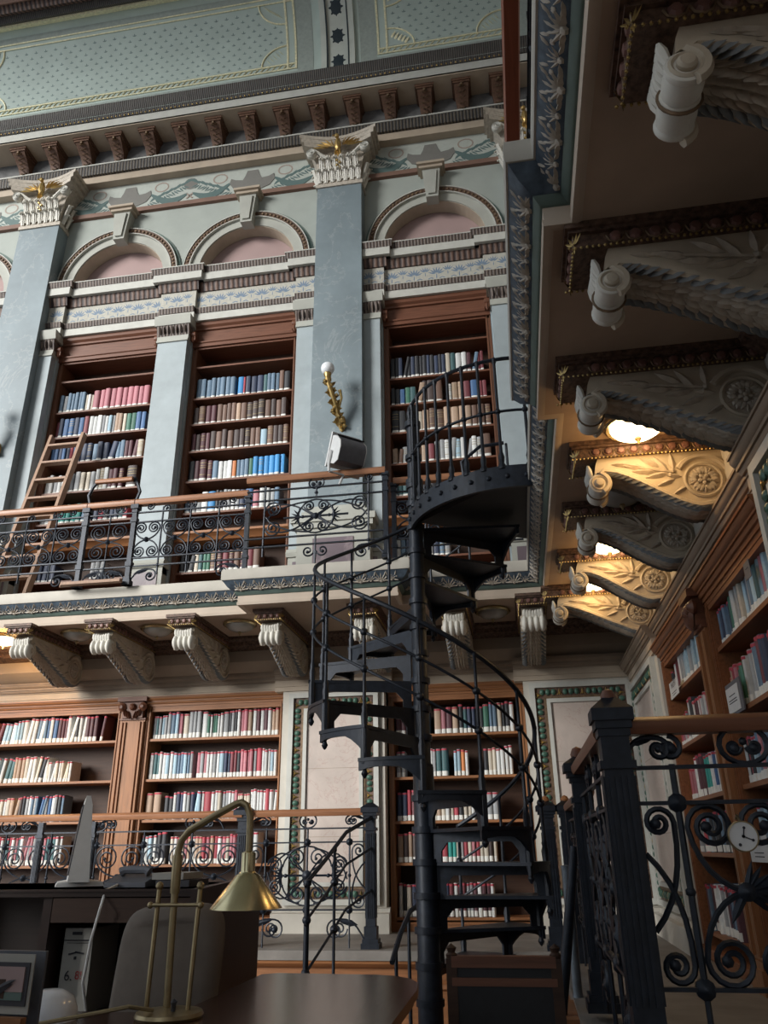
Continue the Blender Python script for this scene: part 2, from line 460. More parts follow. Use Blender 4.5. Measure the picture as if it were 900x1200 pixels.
# ---- timber bookcases
def bookcase(name, label, x0, x1, yf, zt, levels, m, mz, depth=.34, side=.055, plinth=(PZ, -.66), cornice=None, group=None, axis='x'):
    """front plane at yf (axis x) - or at x = yf on the right wall (axis y, x0/x1 are then y values)"""
    def T(mb, p):
        pass
    t = thing(name, label, 'bookcase', ((x0 + x1) / 2, yf, plinth[0]) if axis == 'x' else (yf, (x0 + x1) / 2, plinth[0]), group)
    def bx(mb, a0, a1, d0, d1, z0, z1):
        if axis == 'x': mb.box(a0, a1, yf + d0, yf + d1, z0, z1)
        else: mb.box(yf + d0, yf + d1, a0, a1, z0, z1)
        return mb
    zb = plinth[1]
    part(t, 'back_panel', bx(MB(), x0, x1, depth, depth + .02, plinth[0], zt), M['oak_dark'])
    for a0, a1, s in ((x0, x0 + side, 1), (x1 - side, x1, -1)):
        mb = bx(MB(), a0, a1, 0, depth, plinth[0], zt)
        c = (a0 + a1) / 2
        for dd in (-.3, .3): bx(mb, c + dd * side - .006, c + dd * side + .006, -.012, 0, plinth[1], zt)
        part(t, 'side', mb, mz)
    part(t, 'plinth', bx(bx(MB(), x0, x1, -.02, depth, plinth[0], zb - .02), x0, x1, -.035, depth, zb - .02, zb), m)
    for z in levels:
        mb = bx(MB(), x0 + side, x1 - side, .01, depth, z - .026, z)
        part(t, 'shelf', mb, m)
    mb = bx(MB(), x0, x1, 0, depth, zt - .05, zt)
    part(t, 'top_rail', mb, m)
    if cornice:
        z0, z1 = cornice; h = z1 - z0
        prof = [(.1, z0), (-.004, z0), (-.004, z0 + h * .2), (-.014, z0 + h * .2), (-.014, z0 + h * .38), (-.026, z0 + h * .40), (-.034, z0 + h * .48), (-.034, z0 + h * .56), (-.046, z0 + h * .56), (-.046, z0 + h * .66), (-.060, z0 + h * .70), (-.072, z0 + h * .84), (-.072, z0 + h * .9), (-.082, z0 + h * .9), (-.082, z1), (.1, z1)]
        if h > .3: prof = [(.1, z0), (-.03, z0), (-.03, z0 + .05), (-.045, z0 + .06), (-.045, z0 + .08), (-.004, z0 + .085), (-.004, z0 + .27), (-.03, z0 + .28), (-.03, z0 + .31), (-.06, z0 + .34), (-.06, z1), (.1, z1)]
        mb = MB()
        if axis == 'x': mb.mx(x0, x1, [(yf + d, z) for d, z in prof])
        else: mb.my(x0, x1, [(yf + d, z) for d, z in prof])
        part(t, 'cornice', mb, m)
    return t
LOW = [1.12, .69, .26, -.13, -.62]
LOWL = [1.17, .74, .32, -.12, -.62]
G = 'oak bookcases under the gallery'
YF = 8.50
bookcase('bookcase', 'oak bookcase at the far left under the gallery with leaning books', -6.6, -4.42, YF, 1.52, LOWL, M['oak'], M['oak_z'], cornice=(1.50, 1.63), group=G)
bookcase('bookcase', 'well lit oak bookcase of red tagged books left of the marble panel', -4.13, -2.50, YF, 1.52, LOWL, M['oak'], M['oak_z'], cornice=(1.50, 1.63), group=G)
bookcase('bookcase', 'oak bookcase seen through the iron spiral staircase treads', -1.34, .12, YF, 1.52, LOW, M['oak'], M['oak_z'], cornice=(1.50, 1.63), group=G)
RLOW = [1.10, .70, .31, -.05, -.56]
bookcase('bookcase', 'far oak bookcase on the right wall beyond the carved pilaster', 5.22, 6.72, 1.25, 1.39, RLOW, M['oak_y'], M['oak_y'], cornice=(1.37, 1.52), group=G, axis='y')
bookcase('bookcase', 'near oak bookcase on the right wall behind the clock', 3.58, 5.02, 1.25, 1.39, RLOW, M['oak_y'], M['oak_y'], cornice=(1.37, 1.52), group=G, axis='y')

# carved timber pilasters between bookcases
def wood_pilaster(label, c, U, N, w, zt):
    c, U, N = Vector(c), Vector(U), Vector(N); Z = Vector((0, 0, 1))
    t = thing('bookcase_pilaster', label, 'pilaster', (c.x, c.y, PZ), 'carved oak pilasters between bookcases')
    z0 = PZ
    def bx(mb, u, n0, n1, a, b):
        mb.obox(c + N * (n0 + n1) / 2 + Vector((0, 0, (a + b) / 2 - c.z)), U, Z, N, u / 2, (b - a) / 2, (n1 - n0) / 2); return mb
    mb = bx(MB(), w, -.3, .03, z0 + .16, zt - .22)
    for s in (-1, 1):
        for k in (.44, .30): 
            mb.obox(c + U * s * w * k + N * .036 + Vector((0, 0, (z0 + zt - .06) / 2 - c.z)), U, Z, N, .009, (zt - z0 - .42) / 2, .012)
    part(t, 'shaft', mb, M['oak_z'])
    part(t, 'base', bx(bx(MB(), w + .05, -.3, .06, z0, z0 + .12), w + .02, -.3, .045, z0 + .12, z0 + .16), M['oak_z'])
    mb = bx(bx(MB(), w + .02, -.3, .05, zt - .22, zt - .20), w - .04, -.3, .07, zt - .20, zt - .02)
    bx(mb, w + .06, -.3, .11, zt - .02, zt + .03)
    top = c + Vector((0, 0, zt - .08 - c.z)) + N * .08
    for s in (-1, 1):
        mb.lathe([(.0, -.02), (.045, -.02), (.05, 0), (.03, .02), (.018, .035), (.0, .035)], top + U * s * (w / 2 - .02), 10, (U, Z, N))
        for k in range(3): mb.leaf(top + U * s * w * (.12 + .1 * k) - Z * (.09 - .015 * k), (Z * .05 + U * s * .012), U * .022, N * .03)
    mb.sph(top, .04, 8, 6)
    part(t, 'capital', mb, M['mahog'], label='dark carved capital')
    return t
wood_pilaster('carved oak pilaster between the two left bookcases under the gallery', (-4.275, 8.50, 0), X, -Y_, .29, 1.60)
wood_pilaster('carved oak pilaster between the two right wall bookcases', (1.25, 5.12, 0), -Y_, -X, .20, 1.47)

# ------------------------------------------------------------------ upper gallery
FACE = [  # (offset outwards from the soffit edge, z) : measured profile
    ('fascia', [(0, 2.172), (.004, 2.20), (-.004, 2.20), (-.004, 2.265), (-.05, 2.265), (-.05, 2.185), (-.022, 2.172)]),
    ('green_fillet', [(.0, 2.265), (.008, 2.27), (.026, 2.292), (.030, 2.30), (-.2, 2.30), (-.2, 2.265)]),
    ('carve_ground', [(.030, 2.30), (.036, 2.302), (.080, 2.335), (.118, 2.39), (-.2, 2.39), (-.2, 2.30)]),
    ('cream', [(.126, 2.39), (.130, 2.40), (.130, 2.475), (.122, 2.50), (-.25, 2.50), (-.25, 2.39)])]
EDGE = [(-10.5, 7.2), (-2.55, 7.2), (-2.55, 6.9), (-.98, 6.9), (-.98, 7.2), (.36, 7.2), (.36, 3.85), (.255, 3.85), (.255, 2.36), (.36, 2.36), (.36, -2.0)]
BACK = [(-10.5, -2.55, 7.2), (-2.55, -.98, 6.9), (-.98, .36, 7.2)]
SIDE = [(-2.0, 2.36, .36), (2.36, 3.85, .255), (3.85, 7.2, .36)]
def sweep(mb, path, prof, m=0):      # profile (outward offset, z) mitred along a plan polyline, outward = right hand side
    P = [Vector((x, y, 0)) for x, y in path]; n = len(prof); rings = []
    for i, p in enumerate(P):
        ds = [(P[j + 1] - P[j]).normalized() for j in (i - 1, i) if 0 <= j < len(P) - 1]
        ns = [Vector((d.y, -d.x, 0)) for d in ds]
        mv = ns[0] if len(ns) == 1 else (ns[0] + ns[1]) / (1 + ns[0].dot(ns[1]))
        rings.append([p + mv * o + Z_ * z for o, z in prof])
    vs = [v for r in rings for v in r]; fs = []
    for i in range(len(P) - 1):
        for j in range(n): fs.append((i * n + j, i * n + (j + 1) % n, (i + 1) * n + (j + 1) % n, (i + 1) * n + j))
    fs += [tuple(range(n)), tuple((len(P) - 1) * n + j for j in range(n))]
    mb.add(vs, fs, m)
def f(b):
    b.box(-10.5, XR, 7.23, YB, 2.18, 2.48); b.box(-2.52, -1.01, 6.93, 7.23, 2.18, 2.48)
    b.box(.39, XR, -2.0, 7.23, 2.18, 2.48); b.box(.285, .39, 2.39, 3.82, 2.18, 2.48)
S1('upper_gallery', M['brown_soffit'], f)
for i, (mname, prof) in enumerate(FACE):
    mb = MB(); sweep(mb, EDGE, prof)
    struct('trim_%d' % (3 + i), mb, M[mname])
# shells carved on the sloping band
def shell(mb, P, U, V, N, s, big=True):
    P, U, V, N = Vector(P), Vector(U), Vector(V), Vector(N)
    k = 7 if big else 5
    for j in range(k):
        a = (j - (k - 1) / 2) * (.46 if big else .42)
        d = U * sin(a) + V * cos(a)
        ln = s * (1 if abs(a) < 1.2 else .8)
        c = P + d * ln * .52
        mb.leaf(c, d * ln * .5, N.cross(d) * s * .17, N * s * .15)
    mb.ell(P, U * s * .2, V * s * .2, N * s * .16, 6, 4)
mb = MB()
sl = Vector((0, -.085, .075)).normalized()
def run(p0, p1, out):
    p0, p1, out = Vector(p0), Vector(p1), Vector(out)
    U = (p1 - p0).normalized(); n = int((p1 - p0).length / .098)
    V = (out * .082 + Z_ * .088).normalized(); N = U.cross(V)
    if N.dot(out) < 0: N = -N
    for i in range(n):
        c = p0 + U * ((i + .5) * (p1 - p0).length / n) + out * .042 + Z_ * .006
        if i % 2 == 0: shell(mb, c + V * .004, U, V, N, .088)
        else: shell(mb, c + V * .012, U, V, N, .070, False)
        for s in (-1, 1):
            mb.leaf(c + U * s * .040 + V * .075, (U * s * .3 + V).normalized() * .030, U * .012, N * .012)
            mb.leaf(c + U * s * .040 + V * .010, (U * s - V * .3).normalized() * .030, V * .011, N * .012)
            mb.ell(c + U * s * .049 + V * .045, U * .010, V * .014, N * .012, 5, 4)
for x0, x1, y in BACK: run((max(x0, -7.5), y, 2.30), (x1, y, 2.30), (0, -1, 0))
for y0, y1, x in SIDE: run((x, max(y0, 1.0), 2.30), (x, y1, 2.30), (-1, 0, 0))
struct('trim_7', mb, M['carve_stone'])

# ------------------------------------------------------------------ upper wall
YW = 8.5
UB = [(-6.08, -4.52), (-4.05, -2.52), (-1.34, .10)]          # upper bookcase openings
def f(b):
    xs = [-12] + [q for a in UB for q in a] + [XR]
    for i in range(0, len(xs), 2): b.box(xs[i], xs[i + 1], YW, YB, 2.49, 6.9)
    b.box(-12, XR, YW, YB, 6.9, 7.8)
S1('wall_back_upper', M['strip_blue'], f)
ARCH = [-7.9, -5.33, -3.33, -.58]
AZ, R0, R1 = 7.80, .73, .98
def f(b):      # arcade with real reveals
    cuts = [-12]
    for c in ARCH: cuts += [c - R0, c + R0]
    cuts.append(XR)
    for i in range(0, len(cuts), 2): b.box(cuts[i], cuts[i + 1], YW, YB, AZ, 9.05)
    n = 24
    for c in ARCH:
        pts = [(c + R0 * cos(PI - PI * k / n), AZ + R0 * sin(PI * k / n)) for k in range(n + 1)]
        for k in range(n):
            (xa, za), (xb, zb) = pts[k], pts[k + 1]
            b.add([(xa, YW, za), (xb, YW, zb), (xb, YW, 9.05), (xa, YW, 9.05)], [(0, 1, 2, 3)])
            b.add([(xa, YW, za), (xb, YW, zb), (xb, YW + .22, zb), (xa, YW + .22, za)], [(0, 1, 2, 3)])
    b.box(-12, XR, YW, YB, 9.05, 10.85)
S1('wall_back_arcade', M['green_wall'], f)
S1('wall_back_tympana', M['pink_wall'], lambda b: [b.box(c - R0, c + R0, YW + .21, YW + .28, AZ - .1, AZ + R0) for c in ARCH])
def arcstrip(b, c, r0, r1, y0, y1, n=28):
    for k in range(n):
        a, q = PI * k / n, PI * (k + 1) / n
        vs = [(c + r * cos(t), y, AZ + r * sin(t)) for t in (a, q) for r in (r0, r1) for y in (y0, y1)]
        b.add(vs, [(0, 1, 3, 2), (4, 6, 7, 5), (0, 4, 5, 1), (2, 3, 7, 6), (0, 2, 6, 4), (1, 5, 7, 3)])
S1('wall_back_reveals', M['tan'], lambda b: [arcstrip(b, c, R0 - .012, R0 + .01, YW - .01, YW + .205) for c in ARCH])
S1('trim_8', M['plaster'], lambda b: [arcstrip(b, c, R0 - .005, .855, YW - .03, YW + .02) for c in ARCH])
S1('trim_9', M['dark_carve'], lambda b: [arcstrip(b, c, .868, .945, YW - .06, YW) for c in ARCH])
S1('trim_10', M['white_trim'], lambda b: [(arcstrip(b, c, .855, .868, YW - .07, YW), arcstrip(b, c, .945, .957, YW - .075, YW)) for c in ARCH])
S1('trim_11', M['green_fillet'], lambda b: [arcstrip(b, c, .957, 1.0, YW - .025, YW) for c in ARCH])
def beadring(b):
    for c in ARCH:
        for k in range(44):
            t = PI * (k + .5) / 44
            b.ell((c + .906 * cos(t), YW - .062, AZ + .906 * sin(t)), (.024, 0, 0), (0, .02, 0), (0, 0, .024), 5, 3)
S1('trim_12', M['bronze'], beadring)
def keystone(c):
    t = thing('keystone', {-7.9: 'x', -5.33: 'grey keystone bracket topping the leftmost full arch', -3.33: 'grey keystone bracket topping the middle arch', -.58: 'grey keystone bracket topping the right hand arch beside the gallery'}[c], 'keystone', (c, YW, 8.45), 'arch keystones')
    mb = MB(); mb.prism([(-.085, 8.48), (.085, 8.48), (.13, 9.0), (-.13, 9.0)], lambda u, v, w: (c + u, w, v), YW - .16, YW)
    mb.prism([(-.05, 8.52), (.05, 8.52), (.085, 8.96), (-.085, 8.96)], lambda u, v, w: (c + u, w, v), YW - .185, YW - .15)
    part(t, 'block', mb, M['plaster'])
    mb = MB(); mb.box(c - .17, c + .17, YW - .2, YW, 9.0, 9.05); mb.box(c - .20, c + .20, YW - .235, YW, 9.05, 9.09)
    part(t, 'cap', mb, M['tan'])
for c in ARCH[1:]: keystone(c)
# middle entablature, breaking forward over every strip pilaster
BRK = [(-6.30, -6.05), (-4.55, -4.02), (-2.55, -2.24), (-1.58, -1.30), (.06, .46)]
def brk(b, m, prof, dy):
    for x0, x1 in BRK: b.mx(x0 - dy * .5 * (x0 not in (-6.30, -1.58)), x1 + dy * .5 * (x1 not in (-2.24, .46)), [(y - .06 if y < YW else y, z) for y, z in prof])
def ent(name, mname, prof, proj=0.0):
    mb = MB(); mb.mx(-12, XR, prof); brk(mb, 0, prof, proj); return struct(name, mb, M[mname])
Y0 = YW + .02
ent('trim_13', 'white_trim', [(Y0, 6.88), (YW - .04, 6.88), (YW - .04, 7.0), (Y0, 7.0)])
ent('trim_14', 'leaf_x', [(Y0, 7.0), (YW - .05, 7.0), (YW - .07, 7.08), (Y0, 7.1)])
ent('trim_15', 'frieze_ground', [(Y0, 7.09), (YW - .03, 7.09), (YW - .03, 7.42), (Y0, 7.42)])
ent('trim_16', 'egg_x', [(Y0, 7.38), (YW - .05, 7.38), (YW - .10, 7.55), (Y0, 7.55)], .08)
ent('trim_17', 'white_trim', [(Y0, 7.515), (YW - .14, 7.515), (YW - .14, 7.655), (Y0, 7.66)], .20)
ent('trim_18', 'leaf_x', [(Y0, 7.64), (YW - .145, 7.64), (YW - .17, 7.725), (Y0, 7.73)], .26)
ent('trim_19', 'white_trim', [(Y0, 7.725), (YW - .175, 7.725), (YW - .175, 7.74), (Y0, 7.75)], .28)
# blue palmettes painted on that frieze
mb = MB()
def palmette(mb, P, U, V, N, s, k=7, m=0, fan=.40):
    P, U, V, N = Vector(P), Vector(U), Vector(V), Vector(N)
    for j in range(k):
        a = (j - (k - 1) / 2) * fan; d = U * sin(a) + V * cos(a)
        mb.leaf(P + d * s * .58, d * s * .44, N.cross(d) * s * .11, N * s * .02, m)
    mb.leaf(P - V * s * .25, V * s * .4, U * s * .07, N * s * .02, m)
x = -7.4; i = 0
while x < .75:
    y = YW - .03
    if -2.24 < x < -1.58 or -6.95 < x < -6.3 or x > .46: x += .155; i += 1; continue
    for a, b_ in BRK:
        if a - .02 < x < b_ + .02: y = YW - .09
    if i % 2 == 0: palmette(mb, (x, y, 7.20), X, Z_, -Y_, .125)
    else: palmette(mb, (x, y, 7.24), X, Z_, -Y_, .10, 5)
    for s in (-1, 1): mb.leaf((x + s * .06, y, 7.14), X * .03 + Z_ * .012 * s, Z_ * .010, -Y_ * .002, 0)
    x += .155; i += 1
struct('trim_20', mb, M['frieze_blue'])

# strip pilasters beside the upper bookcases
def strip_pilaster(label, x0, x1):
    t = thing('strip_pilaster', label, 'pilaster', ((x0 + x1) / 2, YW, 2.5), 'pale strip pilasters beside the upper bookcases')
    w = .035
    part(t, 'shaft', MB().box(x0, x1, YW - .12, YW, 3.1, 6.52), M['strip_blue'])
    mb = MB()
    mb.mx(x0 - .03, x1 + .03, [(YW, 2.5), (YW - .17, 2.5), (YW - .17, 2.66), (YW - .15, 2.70), (YW + .02, 2.70)])
    mb.box(x0, x1, YW - .13, YW, 2.7, 3.2)
    mb.mx(x0 - .02, x1 + .02, [(YW, 3.18), (YW - .15, 3.18), (YW - .165, 3.23), (YW - .135, 3.28), (YW, 3.28)])
    part(t, 'pedestal', mb, M['plaster'])
    mb = MB(); mb.box(x0 + .06, x1 - .06, YW - .140, YW - .12, 2.74, 3.12)
    part(t, 'pedestal_panel', mb, M['dark_marble'], label='dark marble panel')
    mb = MB()
    mb.mx(x0 - .015, x1 + .015, [(YW + .02, 6.50), (YW - .14, 6.50), (YW - .14, 6.53), (YW - .125, 6.54), (YW - .125, 6.6), (YW + .02, 6.6)])
    mb.mx(x0 - .05, x1 + .05, [(YW + .02, 6.76), (YW - .17, 6.76), (YW - .19, 6.82), (YW - .20, 6.9), (YW + .02, 6.9)])
    part(t, 'capital', mb, M['plaster'])
    mb = MB(); mb.mx(x0 - .02, x1 + .02, [(YW + .02, 6.6), (YW - .125, 6.6), (YW - .16, 6.76), (YW + .02, 6.76)])
    n = int((x1 - x0) / .055)
    for k in range(n): mb.leaf((x0 + (k + .5) * (x1 - x0) / n, YW - .155, 6.68), Z_ * .07 - Y_ * .01, X * .022, -Y_ * .02)
    part(t, 'capital_leaves', mb, M['leaf_x'])
strip_pilaster('pale strip pilaster right of the leftmost tall blue pilaster', -6.42, -6.10)
strip_pilaster('pale strip pilaster between the two upper left bookcases', -4.50, -4.07)
strip_pilaster('pale strip pilaster touching the left of the central tall blue pilaster', -2.50, -2.18)
strip_pilaster('pale shaded strip pilaster right of the central tall blue pilaster', -1.66, -1.36)
strip_pilaster('pale strip pilaster partly hidden by the carved edge of the right gallery', .12, .50)

# painted garland frieze
def f(b):
    b.box(-12, XR, YW - .015, YW, 9.2, 9.75)
S1('trim_21', M['frieze_pale'], f)
S1('trim_22', M['red_brown'], lambda b: b.mx(-12, XR, [(YW, 9.09), (YW - .05, 9.10), (YW - .06, 9.17), (YW - .03, 9.2), (YW, 9.2)]))
mb = MB()
yy = YW - .017
def urn(c):
    pr = [(-.06, 9.09), (.06, 9.09), (.10, 9.2), (.30, 9.28), (.38, 9.40), (.36, 9.50), (.28, 9.46), (.16, 9.44), (.12, 9.52), (.09, 9.62), (-.09, 9.62), (-.12, 9.52), (-.16, 9.44), (-.28, 9.46), (-.36, 9.50), (-.38, 9.40), (-.30, 9.28), (-.10, 9.2)]
    mb.prism([(c + u * .95, v + .02) for u, v in pr], lambda u, v, w: (u, w, v), yy - .006, yy, 1)
    for s in (-1, 1):
        mb.tube([(c + s * (.52 + .11 * cos(q)), yy, 9.56 + .09 * sin(q)) for q in [PI * 2 * k / 12 for k in range(12)]], .012, 4, True, 2, .3)
        g = [(c + s * (.34 + .62 * k / 10), 9.44 - .20 * sin(PI * k / 10 * .85)) for k in range(11)]
        top = [(u, v + .015 + .050 * sin(PI * k / 10) ** .6) for k, (u, v) in enumerate(g)]
        bot = [(u, v - .015 - .055 * sin(PI * k / 10)) for k, (u, v) in enumerate(g)]
        mb.prism(top + bot[::-1], lambda u, v, w: (u, w, v), yy - .005, yy, 0)
        for k in range(15):
            bx_, bz = c + s * (.40 + .042 * k), 9.34 + .020 * k
            a = .9 - .25 * (k % 3)
            mb.leaf((bx_, yy, bz), Vector((s * cos(a), 0, sin(a))) * .085, Vector((-sin(a), 0, s * cos(a))) * .022, -Y_ * .004, 0)
            mb.leaf((bx_ - s * .05, yy, bz - .13), Vector((s * cos(a), 0, -sin(a))) * .06, Vector((sin(a), 0, s * cos(a))) * .016, -Y_ * .004, 0)
for c in ARCH: urn(c)
for c in (-4.33,):
    mb.lathe([(.0, 0), (.115, 0), (.115, .006), (0, .006)], (c, yy, 9.55), 16, 'y', 1)
    for s in (-1, 1): mb.obox((c, yy, 9.30), Vector((.7, 0, .7 * s)), Vector((-.7 * s, 0, .7)), -Y_, .07, .012, .006, 2)
struct('trim_23', mb, [M['frieze_green'], M['frieze_grey'], M['frieze_rust']])

# main cornice
S1('trim_24', M['tan'], lambda b: b.mx(-12, XR, [(YW, 9.72), (8.36, 9.72), (8.36, 9.92), (YW, 9.92)]))
S1('trim_25', M['dentil'], lambda b: b.mx(-12, XR, [(YW, 9.86), (8.32, 9.86), (8.30, 10.03), (YW, 10.05)]))
S1('trim_26', M['white_trim'], lambda b: b.mx(-12, XR, [(YW, 10.03), (8.29, 10.03), (8.29, 10.055), (YW, 10.06)]))
S1('trim_27', M['cornice_back'], lambda b: b.mx(-12, XR, [(YW, 10.05), (8.37, 10.05), (8.37, 10.42), (YW, 10.42)]))
S1('trim_28', M['tan'], lambda b: b.mx(-12, XR, [(YW, 10.40), (7.97, 10.40), (7.97, 10.42), (7.95, 10.42), (YW, 10.43)]))
S1('trim_29', M['white_trim'], lambda b: b.mx(-12, XR, [(YW, 10.42), (7.95, 10.42), (7.95, 10.57), (YW, 10.57)]))
S1('trim_30', M['cyma_x'], lambda b: b.mx(-12, XR, [(YW, 10.57), (7.93, 10.57), (7.90, 10.62), (7.84, 10.70), (7.82, 10.77), (YW, 10.79)]))
S1('trim_31', M['gold'], lambda b: [b.sph((-7.6 + .07 * k, 7.925, 10.585), .014, 5, 4) for k in range(120)])
# modillions
mt = thing('modillion', 'x', 'bracket', (0, 8.37, 10.4))
mb = MB()
side = [(0, 0), (-.30, 0), (-.30, -.07), (-.27, -.10), (-.20, -.15), (-.10, -.24), (-.06, -.33), (0, -.35)]
def taper(z): return .075 + .04 * (z + .35) / .35
n = len(side)
vs = [(-taper(v), u, v) for u, v in side] + [(taper(v), u, v) for u, v in side]
mb.add(vs, [(i, (i + 1) % n, n + (i + 1) % n, n + i) for i in range(n)] + [tuple(range(n))[::-1], tuple(range(n, 2 * n))])
part(mt, 'bracket_body', mb, M['modillion'], local=True)
mb = MB().box(-.14, .14, -.33, 0, -.045, 0); mb.box(-.125, .125, -.315, 0, -.075, -.045)
part(mt, 'bracket_cap', mb, M['modillion'], local=True)
mb = MB()
for k in range(5):
    t = k / 4; z = -.11 - .21 * t; y = -.27 + .20 * t
    for s in (-1, 1): mb.leaf((s * .03, y - .008, z), Vector((s * .03, .01, .03)), Vector((.012, 0, -.012 * s)), Vector((0, -.02, -.02)))
mb.sph((0, -.29, -.085), .028, 6, 5)
part(mt, 'bracket_leaf', mb, M['bronze'], local=True)
ORD = ['first', 'second', 'third', 'fourth', 'fifth', 'sixth', 'seventh', 'eighth', 'ninth', 'tenth', 'eleventh', 'twelfth', 'thirteenth', 'fourteenth', 'fifteenth', 'sixteenth', 'seventeenth', 'eighteenth', 'nineteenth', 'twentieth',
       'twenty-first', 'twenty-second', 'twenty-third', 'twenty-fourth', 'twenty-fifth', 'twenty-sixth', 'twenty-seventh', 'twenty-eighth', 'twenty-ninth', 'thirtieth', 'thirty-first', 'thirty-second', 'thirty-third', 'thirty-fourth', 'thirty-fifth', 'thirty-sixth', 'thirty-seventh', 'thirty-eighth', 'thirty-ninth', 'fortieth']
k = 0
for i in range(15):
    x = .49 - .5455 * (14 - i)
    lab = 'carved brown modillion under the top cornice, %s from the left' % ORD[i]
    if i == 0: mt.location = (x, 8.37, 10.4); mt['label'] = lab; mt['group'] = 'modillions under the top cornice'
    else: dup(mt, (x, 8.37, 10.4), None, lab)

# cove ceiling above the cornice
CY, CZ, CR = 5.4, 10.75, 2.5
def cv(x, deg, d=0.0):
    t = math.radians(deg); r = CR - d
    return (x, CY + r * cos(t), CZ + r * sin(t))
def patch(b, x0, x1, a0, a1, d, m=0, nx=1):
    n = max(1, int(abs(a1 - a0) / 2.5 + .99))
    for i in range(n):
        q0, q1 = a0 + (a1 - a0) * i / n, a0 + (a1 - a0) * (i + 1) / n
        b.add([cv(x0, q0, d), cv(x1, q0, d), cv(x1, q1, d), cv(x0, q1, d)], [(0, 1, 2, 3)], m)
def slab(b, x0, x1, a0, a1, d, m=0):
    n = max(1, int(abs(a1 - a0) / 2.5 + .99))
    for i in range(n):
        q0, q1 = a0 + (a1 - a0) * i / n, a0 + (a1 - a0) * (i + 1) / n
        vs = [cv(x, q, e) for e in (0, d) for q in (q0, q1) for x in (x0, x1)]
        b.add(vs, [(0, 2, 3, 1), (4, 5, 7, 6), (0, 1, 5, 4), (2, 6, 7, 3), (0, 4, 6, 2), (1, 3, 7, 5)], m)
S1('ceiling_cove', M['cove'], lambda b: patch(b, -12, XR, -3, 90, 0))
PAN = [(-7.9, -2.55), (-1.22, .75)]
def f(b):
    for k, (x0, x1) in enumerate(PAN):     # mauve painted border around every panel
        slab(b, x0 - .3, x1 + .3, 2.6, 3.6, .004, 0)
        slab(b, x0 - .30, x0 - .05, 3.6, 36, .004, 0); slab(b, x1 + .05, x1 + .30, 3.6, 36, .004, 0)
        slab(b, x0 - .3, x1 + .3, 32.8, 34.6, .004, 0)
        slab(b, x0, x1, 7.9, 30.2, .004, 1)
S1('ceiling_cove_borders', [M['cove_dark'], M['cove']], f)
def f(b):
    for k, (x0, x1) in enumerate(PAN):
        for a in ((4.7, 5.2), (6.9, 7.4), (30.6, 31.0), (32.2, 32.6)): slab(b, x0 - .02, x1 + .02, a[0], a[1], .014)
        for xx in (x0 - .04, x0 + .09, x1 - .12, x1 + .01): slab(b, xx, xx + .03, 4.7, 32.6, .014)
        n = int((x1 - x0) / .09)
        for i in range(n):
            xa = x0 + (x1 - x0) * i / n
            b.tube([cv(xa, 5.3, .008), cv(xa + .06, 6.9, .008)], .008, 4)
        for xx, s in ((x0 + .12, 1), (x1 - .12, -1)):      # corner cartouches
            for a0, q in ((7.4, 1), (30.6, -1)):
                b.tube([cv(xx + s * .40 * cos(t), a0 + q * 7.5 * sin(t), .01) for t in [PI / 2 * j / 8 for j in range(9)]], .014, 5)
                for j in range(5): b.leaf(cv(xx + s * (.08 + .05 * j), a0 + q * (4.6 - .8 * j), .01), Vector((s * .05, -.03, .05)), Vector((.02, 0, -.02)), Vector((0, -.01, 0)))
S1('ceiling_cove_gilding', M['gold_line'], f)
def f(b):
    for (x0, x1) in PAN:
        row = 0; a = 8.6
        while a < 30:
            x = x0 + .22 + (row % 2) * .085
            while x < x1 - .2:
                edge = min(x - x0, x1 - x)
                if not (edge < .5 and (a < 14 or a > 24)):
                    p = Vector(cv(x, a, .004)); t = math.radians(a); V = Vector((0, -sin(t), cos(t))); N = Vector((0, -cos(t), -sin(t)))
                    b.leaf(p + V * .012, V * .030, X * .012, N * .003)
                    b.leaf(p + X * .018, X * .018 + V * .006, V * .009, N * .003); b.leaf(p - X * .018, -X * .018 + V * .006, V * .009, N * .003)
                x += .17
            a += 1.95; row += 1
S1('ceiling_cove_fleurs', M['cove_mark'], f)
def f(b):
    slab(b, -2.02, -1.70, 0, 60, .02, 0)
    for x0, x1 in ((-2.12, -2.02), (-1.70, -1.60)): slab(b, x0, x1, 0, 60, .05, 1)
    for x0, x1 in ((-2.035, -2.015), (-1.705, -1.685)): slab(b, x0, x1, 0, 60, .055, 2)
    a = 1.5
    while a < 45:
        t = math.radians(a + 3); V = Vector((0, -sin(t), cos(t))); N = Vector((0, -cos(t), -sin(t)))
        p = Vector(cv(-1.86, a + 3, .022))
        b.ell(p, X * .085, V * .13, N * .004, 10, 4, 2)
        for q in range(8): b.leaf(p + (X * cos(q * .785) * .085 + V * sin(q * .785) * .12), (X * cos(q * .785) + V * sin(q * .785)) * .035, N.cross(X * cos(q * .785) + V * sin(q * .785)) * .025, N * .003, 2)
        for s in (-1, 1):
            p2 = p + V * .24
            b.tube([p2 + X * s * (.05 + .04 * cos(u)) + V * .04 * sin(u) for u in [j * .6 for j in range(9)]], .010, 4, m=2, flat=.4)
        b.leaf(p + V * .24, V * .12, X * .02, N * .003, 2)
        a += 10.6
S1('ceiling_rib', [M['cove_pale'], M['cove_pale'], M['cove_black']], f)
def f(b):
    slab(b, -12, XR, 37.2, 38.0, .12, 0); slab(b, -12, XR, 38.0, 40.5, .20, 1); slab(b, -12, XR, 40.5, 43.5, .30, 2); slab(b, -12, XR, 43.5, 46, .36, 3)
S1('ceiling_moulding', [M['gold_line'], M['cyma_x'], M['egg_x'], M['red_brown']], f)
